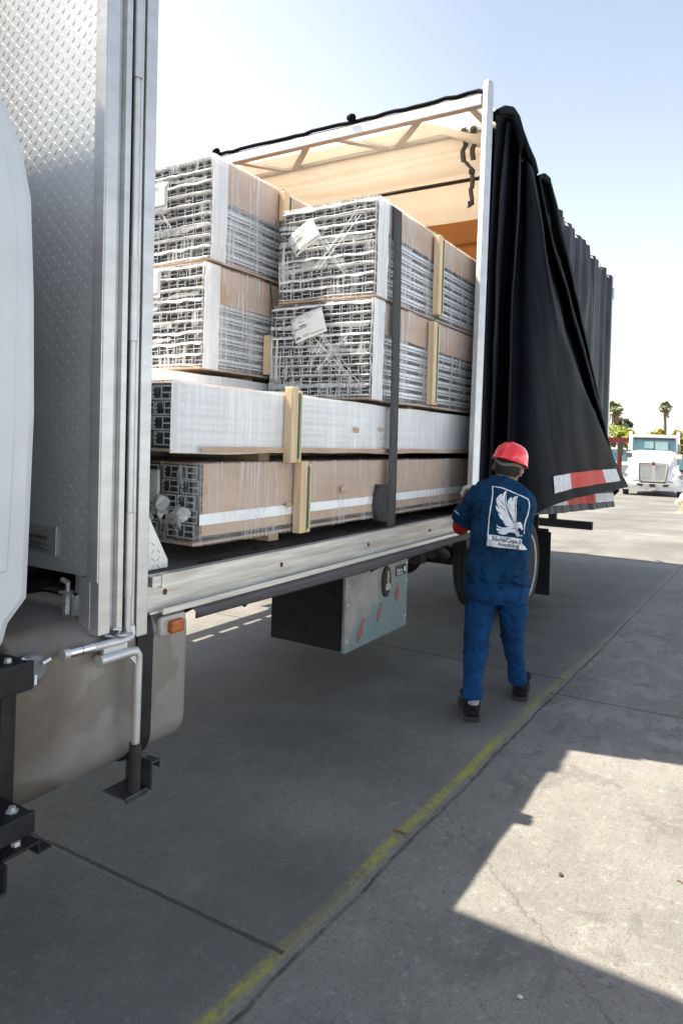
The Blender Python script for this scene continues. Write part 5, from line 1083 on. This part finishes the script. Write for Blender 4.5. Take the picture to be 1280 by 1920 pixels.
# ---------------------------------------------------------------- far side of the yard
M['truckwhite'] = mk('truck_white', (0.70, 0.70, 0.71), 0.3, 0, 0.05, 3, coat=0.4)
M['screen'] = mk('grille_screen', (0.42, 0.42, 0.41), 0.5, 0.3, 0.3, 20)
M['windglass'] = mk('windscreen_glass', (0.07, 0.15, 0.175), 0.12, 0, 0.25, 1.5, rvar=0.02)
M['lens'] = mk('lamp_lens', (0.30, 0.30, 0.32), 0.15, 0.3, 0.3, 30); M['dark'] = mk('dark_gap', (0.03, 0.03, 0.03), 0.7, 0, 0.3, 10)
M['redsteel'] = mk('red_steel', (0.30, 0.03, 0.025), 0.5, 0, 0.3, 5); M['roofbrown'] = mk('roof_brown', (0.20, 0.10, 0.075), 0.7, 0, 0.4, 4)
M['whitewall'] = mk('white_wall', (0.74, 0.74, 0.72), 0.8, 0, 0.1, 2)
TP = on_d(1222, 931, 31.8); TP.z = gz(TP.x, TP.y)
f3 = Vector((-TP.x, -TP.y, 0)).normalized(); s3 = Vector((-f3.y, f3.x, 0)) * -1      # f3: the way the lorry faces, s3: to the right in the picture
if s3.dot(RGT) < 0: s3 = -s3
far = empty('parked_tractor', TP, 'white conventional lorry parked facing us beyond the curtain, bug screens over its grille', 'truck')
def q3(x, d, z): return TP + s3 * x - f3 * d + UZ * z      # x right, d back from the nose, z up
def fx(mb, x0, x1, d0, d1, z0, z1): 
    c = q3((x0 + x1) / 2, (d0 + d1) / 2, (z0 + z1) / 2); return mb.obox(c, s3 * (x1 - x0) / 2, f3 * (d1 - d0) / 2, UZ * (z1 - z0) / 2)
def strip(mb, secs, cap=True):   # secs: list of (d, [(x,z)...])
    return mb.loft([[q3(x, d, z) for x, z in pl] for d, pl in secs], cap)
cabp = lambda w_, zt, zb, r_: [(-w_, zb), (-w_, zt - r_), (-w_ + r_ * 0.3, zt - r_ * 0.3), (-w_ + r_, zt), (w_ - r_, zt), (w_ - r_ * 0.3, zt - r_ * 0.3), (w_, zt - r_), (w_, zb)]
cbx = MB(); strip(cbx, [(1.95, cabp(1.0, 2.80, 1.1, 0.14)), (2.2, cabp(1.04, 2.86, 1.0, 0.16)), (3.6, cabp(1.05, 2.86, 0.9, 0.16))])
cabo = cbx.build('cab', 'truckwhite', far, smooth=True, angle=35, bevel=0.02)
hd_ = MB()
def hoodp(w0, w1, zt, zb): return [(-w1, zb), (-w1, zb + 0.25), (-w0, zt - 0.10), (-w0 * 0.75, zt), (w0 * 0.75, zt), (w0, zt - 0.10), (w1, zb + 0.25), (w1, zb)]
strip(hd_, [(0.0, hoodp(0.62, 0.66, 1.52, 0.66)), (0.15, hoodp(0.70, 0.74, 1.62, 0.66)), (0.9, hoodp(0.82, 0.86, 1.85, 0.68)), (1.97, hoodp(0.98, 1.0, 2.12, 0.75))])
hd_.build('hood', 'truckwhite', far, smooth=True, angle=30)
ws = MB(); ws.add([q3(-0.93, 1.92, 2.10), q3(0.93, 1.92, 2.10), q3(0.90, 2.02, 2.70), q3(-0.90, 2.02, 2.70)], [(0, 1, 2, 3)]); 
ws2 = MB().loft([[q3(-0.95, 1.88, 2.08), q3(0.95, 1.88, 2.08), q3(0.93, 1.92, 2.71), q3(-0.93, 1.92, 2.71)], [q3(-0.93, 1.97, 2.08), q3(0.93, 1.97, 2.08), q3(0.91, 2.05, 2.68), q3(-0.91, 2.05, 2.68)]])
wso = ws2.build('windscreen', 'windglass', far)
vs_ = MB(); fx(vs_, -0.93, 0.93, 1.90, 1.93, 2.62, 2.71); fx(vs_, -0.012, 0.012, 1.86, 1.88, 2.10, 2.62); vs_.build('visor_strip', 'dark', wso)
MB().add([], []) 
rw = MB(); fx(rw, -0.42, 0.02, 1.866, 1.90, 2.20, 2.53); fx(rw, 0.06, 0.62, 1.864, 1.90, 2.14, 2.53); M['reflpane'] = mk('painted_reflection', (0.26, 0.38, 0.40), 0.2, 0, 0.15, 3); rw.build('window_reflection', 'reflpane', wso)  # pale panes painted on as reflections in the windscreen
for s in (-1, 1):
    fd = MB(); rings = []
    for d, r_, w_ in ((-0.02, 0.25, 0.55), (0.0, 0.42, 0.8), (0.12, 0.62, 0.95), (0.4, 0.74, 1.0), (0.8, 0.76, 1.0), (1.2, 0.66, 1.0), (1.5, 0.4, 0.9)):
        rings.append([q3(s * (0.60 + 0.68 * w_ * t_), d, 0.68 + r_ * (1 - 0.75 * t_ ** 3.0)) for t_ in (0, 0.2, 0.4, 0.6, 0.75, 0.88, 1.0)] + [q3(s * (0.60 + 0.68 * w_), d, 0.5), q3(s * 0.6, d, 0.5)])
    fd.loft(rings); fo = fd.build('fender', 'truckwhite', far, smooth=True, angle=40)
    hl_ = MB(); hl_.loft([[q3(s * x, -0.03 + 0.12 * (x - 0.8), z) for x, z in ((0.86, 0.82), (1.1, 0.80), (1.24, 0.84), (1.25, 1.08), (1.1, 1.0))], [q3(s * x, 0.12 + 0.12 * (x - 0.8), z) for x, z in ((0.86, 0.82), (1.1, 0.80), (1.24, 0.84), (1.25, 1.08), (1.1, 1.0))]])
    hl_.build('headlight', 'lens', far, bevel=0.01)
    MB().lathe([(0.33, 0), (0.5, 0.02), (0.51, 0.26), (0.33, 0.28)], q3(s * 1.02, 0.75, 0.5), s3 * s, 28).build('wheel', 'rubber', far, smooth=True)
    mr = MB(); mr.tube([q3(s * 1.0, 1.9, 2.05), q3(s * 1.5, 1.75, 2.06)], 0.025, 8); mr.tube([q3(s * 1.0, 1.9, 1.92), q3(s * 1.5, 1.75, 1.93)], 0.025, 8); fx(mr, s * 1.46 - 0.1, s * 1.46 + 0.1, 1.70, 1.80, 1.80, 2.5); mr.build('mirror', 'dark', far)
    m2 = MB(); m2.tube([q3(s * 0.78, 0.5, 1.45), q3(s * 0.95, 0.45, 1.80)], 0.015, 6); fx(m2, s * 1.05 - 0.14, s * 1.05 + 0.14, 0.42, 0.52, 1.74, 1.95); m2.build('hood_mirror', 'chrome', far)
    st_ = MB(); st_.tube([q3(s * 1.10, 3.75, 0.9), q3(s * 1.10, 3.75, 3.05)], 0.075, 14); st_.build('exhaust_stack', 'chrome', far, smooth=True)
    MB().tube([q3(s * 1.10, 3.62, 1.4), q3(s * 1.10, 3.62, 2.45)], 0.11, 14).build('heat_shield', 'screen', far, smooth=True)
gr_ = MB()
for s in (-1, 1):
    P = [(0.05, 1.46), (0.50, 1.46), (0.53, 1.42), (0.47, 0.80), (0.42, 0.76), (0.07, 0.76)]
    gr_.loft([[q3(s * x, -0.035, z) for x, z in P], [q3(s * x, 0.03, z) for x, z in P]])
gro = gr_.build('grille_screen', 'screen', far, bevel=0.01)
sg = MB()
P = [(-0.60, 1.50), (0.60, 1.50), (0.62, 1.40), (0.52, 0.72), (0.44, 0.66), (-0.44, 0.66), (-0.52, 0.72), (-0.62, 1.40)]
sg.loft([[q3(x, -0.02, z) for x, z in P], [q3(x, 0.02, z) for x, z in P]]); sg.build('grille_surround', 'chrome', far, bevel=0.01)
eb = MB(); eb.loft([[q3(0.075 * math.cos(a) * k, -0.05 + d, 1.50 + 0.10 * math.sin(a) * k) for a in [i * math.pi / 10 for i in range(20)]] for d, k in ((0.03, 1), (0, 1), (-0.01, 0.8))]); eb.build('nose_badge', 'redsteel', far, smooth=True)
fx(MB(), 0, 1, 0, 1, 0, 1)
bp = MB(); BP = [(-1.27, 0.30), (-1.22, 0.26), (1.22, 0.26), (1.27, 0.30), (1.27, 0.66), (0.62, 0.68), (0.5, 0.60), (-0.5, 0.60), (-0.62, 0.68), (-1.27, 0.66)]
bp.loft([[q3(x, -0.10 + 0.18 * abs(x / 1.27) ** 3, z) for x, z in BP], [q3(x, 0.35, z) for x, z in BP]]); bpo = bp.build('bumper', 'truckwhite', far, bevel=0.02)
se = MB(); se.tube([q3(x, -0.085 + 0.18 * abs(x / 1.27) ** 3, z) for x, z in ((-1.26, 0.675), (-0.62, 0.695), (-0.5, 0.615), (0.5, 0.615), (0.62, 0.695), (1.26, 0.675))], 0.016, 6); se.build('bumper_seam', 'dark', bpo)
ge = MB(); ge.tube([q3(x, -0.03, z) for x, z in ((-0.62, 1.40), (-0.60, 1.51), (0.60, 1.51), (0.62, 1.40), (0.53, 0.72), (0.44, 0.65), (-0.44, 0.65), (-0.53, 0.72), (-0.62, 1.40))], 0.018, 6); ge.build('grille_edge', 'dark', gro)
sl3 = MB()
for s in (-1, 1): sl3.loft([[q3(s * x, -0.105 + o_, z) for x, z in ((0.42, 0.44), (0.62, 0.46), (0.68, 0.56), (0.44, 0.56))] for o_ in (0, 0.05)])
fx(sl3, -0.13, 0.10, -0.115, -0.09, 0.42, 0.56); sl3.build('bumper_slots', 'dark', bpo)
pl3 = MB(); fx(pl3, -0.20, 0.15, -0.112, -0.10, 0.28, 0.41); pl3.build('number_plate', 'rim', bpo)
ml = MB()
for x in (-0.85, -0.3, 0.0, 0.3, 0.85): ml.lathe([(0.001, 0.05), (0.05, 0.03), (0.06, 0.0)], q3(x, 2.3, 2.855), (0, 0, 1), 10)
ml.build('roof_lights', 'amber', far, smooth=True)
un = MB(); fx(un, -0.9, 0.9, 0.4, 3.4, 0.35, 0.7); un.tube([q3(-1.0, 0.75, 0.45), q3(1.0, 0.75, 0.45)], 0.06, 8); fx(un, -0.45, 0.45, 3.4, 7.2, 0.7, 0.95)
un.build('chassis', 'chassis', far)
for s in (-1, 1):
    for d in (5.6, 6.9): MB().lathe([(0.3, 0), (0.5, 0.02), (0.5, 0.55), (0.3, 0.57)], q3(s * 0.62, d, 0.5), s3 * s, 24).build('wheel', 'rubber', far, smooth=True)
# ------ red steel shelter
SP = on_d(1160, 868, 44); SP.z = gz(SP.x, SP.y)
shl = empty('shelter', SP, 'low shelter with red steel posts and a brown roof behind the curtain edge', 'shelter')
def q4(x, d, z): return SP + RGT * x + FWD * d + UZ * z
def bx4(mb, x0, x1, d0, d1, z0, z1): return mb.obox(q4((x0 + x1) / 2, (d0 + d1) / 2, (z0 + z1) / 2), RGT * (x1 - x0) / 2, FWD * (d1 - d0) / 2, UZ * (z1 - z0) / 2)
for x in (-3.4, 0.0):
    for d in (0, 5): bx4(MB(), x - 0.12, x + 0.12, d - 0.1, d + 0.1, 0, 2.55).build('post', 'redsteel', shl)
bx4(MB(), -4.2, 0.55, -0.6, 5.8, 2.75, 2.83).build('roof', 'roofbrown', shl); bx4(MB(), -4.2, 0.57, -0.63, -0.55, 2.5, 2.78).build('fascia', 'redsteel', shl)
# ------ parked van and pickup deep in the yard
def vehicle(name, label, cat, px, d, w_, h_, ln, matn, py=None):
    B = on_d(px, 880, d); B.z = gz(B.x, B.y); o = empty(name, B, label, cat)
    q = lambda x, dd, z: B + RGT * x + FWD * dd + UZ * z
    def lo(secs): return MB().loft([[q(x, dd, z) for x, z in pl] for dd, pl in secs])
    wp = w_ / 2
    lo([(0.0, [(-wp * .95, 0.35), (-wp * .95, h_ * .42), (wp * .95, h_ * .42), (wp * .95, 0.35)]), (0.2, [(-wp, 0.3), (-wp, h_ * .5), (wp, h_ * .5), (wp, 0.3)]), (ln, [(-wp, 0.3), (-wp, h_ * .52), (wp, h_ * .52), (wp, 0.3)])]).build('body', matn, o, bevel=0.06)
    lo([(1.0, [(-wp * .95, h_ * .5), (-wp * .92, h_ * .52), (wp * .92, h_ * .52), (wp * .95, h_ * .5)]), (1.7, [(-wp * .95, h_ * .5), (-wp * .80, h_), (wp * .80, h_), (wp * .95, h_ * .5)]), (ln * .9, [(-wp * .95, h_ * .5), (-wp * .80, h_), (wp * .80, h_), (wp * .95, h_ * .5)])]).build('cabin', matn, o, bevel=0.05)
    lo([(1.0, [(-wp * .85, h_ * .55), (-wp * .84, h_ * .56), (wp * .84, h_ * .56), (wp * .85, h_ * .55)]), (1.62, [(-wp * .85, h_ * .55), (-wp * .74, h_ * .95), (wp * .74, h_ * .95), (wp * .85, h_ * .55)])]).build('windscreen', 'windglass', o)
    for s in (-1, 1):
        for dd in (0.9, ln - 0.9): MB().lathe([(0.2, 0), (0.36, 0.02), (0.36, 0.22), (0.2, 0.24)], q(s * (wp - 0.2), dd, 0.36), RGT * s, 20).build('wheel', 'rubber', o, smooth=True)
        MB().lathe([(0.001, -0.03), (0.09, -0.02), (0.1, 0.02)], q(s * wp * .7, -0.01, h_ * .36), FWD, 12).build('headlight', 'chrome', o, smooth=True)
M['paleblue'] = mk('pale_paint', (0.62, 0.68, 0.70), 0.35, 0, 0.05, 3); M['darkred'] = mk('dark_red_paint', (0.12, 0.02, 0.04), 0.3, 0, 0.1, 3)
vehicle('parked_van', 'white van parked under the shelter far behind the curtain edge', 'van', 1169, 52, 2.0, 2.2, 5.0, 'paleblue')
vehicle('parked_pickup', 'dark red pickup parked right of the white lorry', 'pickup', 1284, 40, 1.95, 1.75, 5.2, 'darkred')
# ------ boundary wall behind
WP = on_d(1150, 880, 66); wl_ = MB(); wl_.obox(Vector((WP.x, WP.y, gz(WP.x, WP.y) + 1.1)) + RGT * 6, RGT * 16, FWD * 0.1, UZ * 1.1)
tag(wl_.build('yard_wall', 'whitewall', origin=WP), 'long white wall closing the far end of the yard', 'wall')
# ------ unseen building added behind the camera to bounce sunlight onto the load
M['bouncewall'] = mk('blue_bounce_wall', (0.56, 0.68, 0.80), 0.85, 0, 0.08, 1)  # wall tint chosen for the colour of the bounced light
wb = empty('bounce_building', (6, -11, 0), 'long pale building added out of view to bounce light onto the truck load', 'building')
MB().box(-22, 34, -19, -11, 0, 5.6).build('wall', 'bouncewall', wb); MB().box(-22.3, 34.3, -19.3, -10.7, 5.6, 5.75).build('roof', 'roofbrown', wb)
for x in (-12, 0, 14, 24): MB().box(x, x + 3.4, -10.99, -10.9, 0, 3.6).build('added_roller_door', 'rim', wb)  # doors dress the added building
# ------ hydrant at the picture's edge
HP = ground_at(1279, 962); M['hydrant'] = mk('hydrant_paint', (0.78, 0.62, 0.42), 0.5, 0, 0.15, 10)
hy = empty('fire_hydrant', HP, 'pale yellow fire hydrant standing on the sunlit concrete before the lorry', 'hydrant')
MB().lathe([(0.17, 0), (0.17, 0.03), (0.10, 0.04), (0.10, 0.34), (0.13, 0.36), (0.13, 0.39), (0.105, 0.40), (0.10, 0.46), (0.075, 0.52), (0.03, 0.55), (0.03, 0.58), (0.001, 0.58)], HP, (0, 0, 1), 24).build('barrel', 'hydrant', hy, smooth=True, angle=35)
for s in (-1, 1): MB().lathe([(0.055, 0.08), (0.055, 0.15), (0.07, 0.15), (0.07, 0.19), (0.02, 0.20), (0.02, 0.225), (0.001, 0.225)], HP + UZ * 0.29, RGT * s, 16).build('outlet', 'hydrant', hy, smooth=True, angle=35)
# ------ palms, trees
M['frond'] = mk('palm_frond', (0.22, 0.25, 0.10), 0.5, 0, 0.5, 2); M['deadfrond'] = mk('dry_frond', (0.34, 0.22, 0.11), 0.8, 0, 0.3, 3); M['bark'] = mk('palm_bark', (0.16, 0.12, 0.09), 0.9, 0, 0.3, 6)
def leafmat(name, a, b_):
    m, nt, N, L, b = nodes(name); oi = nz(nt, coords(nt), 0.9, 3); c_ = mixc(nt, sstep(nt, oi, 0.35, 0.65), a, b_)
    L.new(c_, b.inputs['Base Color']); b.inputs['Roughness'].default_value = 0.5
    t = N.new('ShaderNodeBsdfTranslucent'); L.new(c_, t.inputs[0]); ms = N.new('ShaderNodeMixShader'); ms.inputs[0].default_value = 0.35
    L.new(b.outputs[0], ms.inputs[1]); L.new(t.outputs[0], ms.inputs[2]); L.new(ms.outputs[0], N['Material Output'].inputs[0]); return m
M['leafy'] = leafmat('bright_leaves', (0.17, 0.25, 0.03), (0.30, 0.33, 0.05)); M['leafd'] = leafmat('dark_leaves', (0.035, 0.065, 0.025), (0.075, 0.105, 0.045)); M['leafo'] = leafmat('ochre_leaves', (0.17, 0.22, 0.03), (0.36, 0.28, 0.06))
def palm(px, pyc, d, rad, label, seed):
    c = on_d(px, pyc, d); B = Vector((c.x, c.y, gz(c.x, c.y))); rnd = random.Random(seed); o = empty('palm_tree', B, label, 'palm', None)
    hgt = c.z - B.z
    MB().tube([B, B.lerp(c, 0.5) + RGT * 0.08, c - UZ * rad * 0.1], [0.30, 0.2, 0.17], 10).build('trunk', 'bark', o, smooth=True)
    fr_, dd = MB(), MB()
    for k in range(64):
        a = rnd.uniform(0, 2 * math.pi); el = rnd.uniform(-0.75, 1.35); dry = el < -0.6; ln = rad * rnd.uniform(0.75, 1.05) * (0.75 if dry else 1)
        dr_ = Vector((math.cos(a) * math.cos(el), math.sin(a) * math.cos(el), math.sin(el))); sd = dr_.cross(UZ).normalized(); base = c + UZ * 0.05
        tip = base + dr_ * ln * 0.55
        mb_ = dd if dry else fr_
        mb_.tube([base, tip], 0.02, 4)
        nl = dr_.cross(sd)
        for j in range(13):   # fan of leaflets
            b_ = (j / 12 - 0.5) * 2.5; v = (dr_ * math.cos(b_) + sd * math.sin(b_)) * ln * 0.47 * rnd.uniform(0.8, 1.05); v = v + UZ * -0.14 * ln * abs(math.sin(b_)); w_ = (v.cross(nl)).normalized() * 0.05
            mb_.add([tip - w_ * 0.5, tip + w_ * 0.5, tip + v * 0.6 + w_, tip + v - UZ * 0.1 * ln, tip + v * 0.6 - w_], [(0, 1, 2, 3, 4)])
    for k in range(40):
        a = rnd.uniform(0, 2 * math.pi); z0 = rnd.uniform(0, rad * 0.85); r_ = 0.28 + 0.2 * rnd.random(); p = c - UZ * z0 + Vector((math.cos(a), math.sin(a), 0)) * 0.2
        dd.add([p, p + Vector((math.cos(a), math.sin(a), 0)) * r_ * 0.6 - UZ * 0.3 + RGT * 0.06, p + Vector((math.cos(a), math.sin(a), 0)) * r_ * 0.5 - UZ * 0.55], [(0, 1, 2)])
    fr_.build('crown', 'frond', o); dd.build('dry_skirt', 'deadfrond', o)
palm(1246, 765, 84, 1.0, 'tall slim palm rising against the white sky above the lorry', 3)
palm(1150, 768, 62, 1.0, 'palm half hidden behind the rear edge of the curtain', 4)
def tree(px, pyt, pyb, d, w_, matn, label, seed, n=1500, leaf=0.22):
    t_ = on_d(px, pyt, d); b0 = on_d(px, pyb, d); B = Vector((t_.x, t_.y, gz(t_.x, t_.y))); rnd = random.Random(seed); o = empty('tree', B, label, 'tree')
    zc = (t_.z + b0.z) / 2; rz = (t_.z - b0.z) / 2; rx = w_ / 2
    tr_ = MB().tube([B, B + UZ * (zc - B.z) * 0.6, Vector((B.x, B.y, zc))], [0.22, 0.17, 0.08], 8)
    cl = []
    for k in range(16):
        while True:
            v = Vector((rnd.uniform(-1, 1), rnd.uniform(-1, 1), rnd.uniform(-1, 1)))
            if v.length < 1: break
        cl.append((Vector((B.x, B.y, zc)) + RGT * v.x * rx * 0.8 + FWD * v.y * rx * 0.8 + UZ * v.z * rz * 0.85, rnd.uniform(0.28, 0.5) * min(rx, rz)))
        tr_.tube([Vector((B.x, B.y, zc - rz * 0.5)), cl[-1][0]], [0.07, 0.02], 5)
    tr_.build('trunk', 'bark', o, smooth=True)
    cr2 = MB()
    for k in range(n):
        c, r_ = rnd.choice(cl); v = Vector((rnd.gauss(0, 1), rnd.gauss(0, 1), rnd.gauss(0, 1))).normalized() * r_ * rnd.uniform(0.5, 1.15); p = c + v
        a = Vector((rnd.uniform(-1, 1), rnd.uniform(-1, 1), rnd.uniform(-1, 1))).normalized(); b_ = a.orthogonal().normalized(); s_ = leaf * rnd.uniform(0.5, 1.1)
        cr2.add([p - a * s_, p + b_ * s_ * 0.45, p + a * s_, p - b_ * s_ * 0.45], [(0, 1, 2, 3)])
    cr2.build('crown', matn, o)
tree(1164, 784, 812, 72, 2.2, 'leafd', 'dark green tree between the half hidden palm and the bright bush', 11)
tree(1167, 794, 850, 60, 3.3, 'leafy', 'bright yellow green bush behind the shelter roof', 12, 2200)
tree(1185, 806, 838, 58, 0.9, 'leafy', 'small light tree just left of the lorry exhaust stack', 13, 700)
tree(1238, 800, 850, 55, 1.7, 'leafo', 'yellow green tree at the foot of the slim palm', 14, 1400)
tree(1268, 808, 880, 46, 1.8, 'leafo', 'ochre tipped tree right of the lorry cab', 15, 2200)
tree(1284, 820, 890, 48, 2.2, 'leafd', 'dense green tree at the right edge behind the lorry mirror', 16, 2000)
# ------ overhead wires on poles out of the picture
M['wire'] = mk('wire', (0.05, 0.05, 0.055), 0.6)
for k, (ya, yb, d) in enumerate(((770.5, 775, 70), (795, 791, 70), (798.5, 796, 70), (805, 802, 70))):
    a, b_ = on_d(1040, ya + 1.5, d), on_d(1400, yb - 1.0, d); pts = [a.lerp(b_, i / 24) - UZ * 0.35 * (1 - (2 * i / 24 - 1) ** 2) for i in range(25)]
    tag(MB().tube(pts, 0.016, 5).build('overhead_wire', 'wire', smooth=True, origin=a), ['uppermost wire crossing the sky, passing behind the palm crown', 'wire crossing the palm trunk, second from the top', 'third wire down, close under its neighbour at the palm trunk', 'lowest wire, just above the lorry roof'][k], 'wire', 'overhead wires')
for px in (1040, 1400):
    T_ = on_d(px, 760, 70); B = Vector((T_.x, T_.y, gz(T_.x, T_.y)))
    po_ = MB().tube([B, Vector((B.x, B.y, T_.z))], [0.16, 0.11], 10); po_.bar(Vector((B.x, B.y, T_.z - 0.3)) - FWD * 0.9, Vector((B.x, B.y, T_.z - 0.3)) + FWD * 0.9, 0.1, 0.1)
    tag(po_.build('utility_pole', 'bark', smooth=True, angle=40, origin=B), 'wooden pole carrying the wires, ' + ('hidden behind the curtain' if px < 1200 else 'beyond the right edge of the picture'), 'pole')
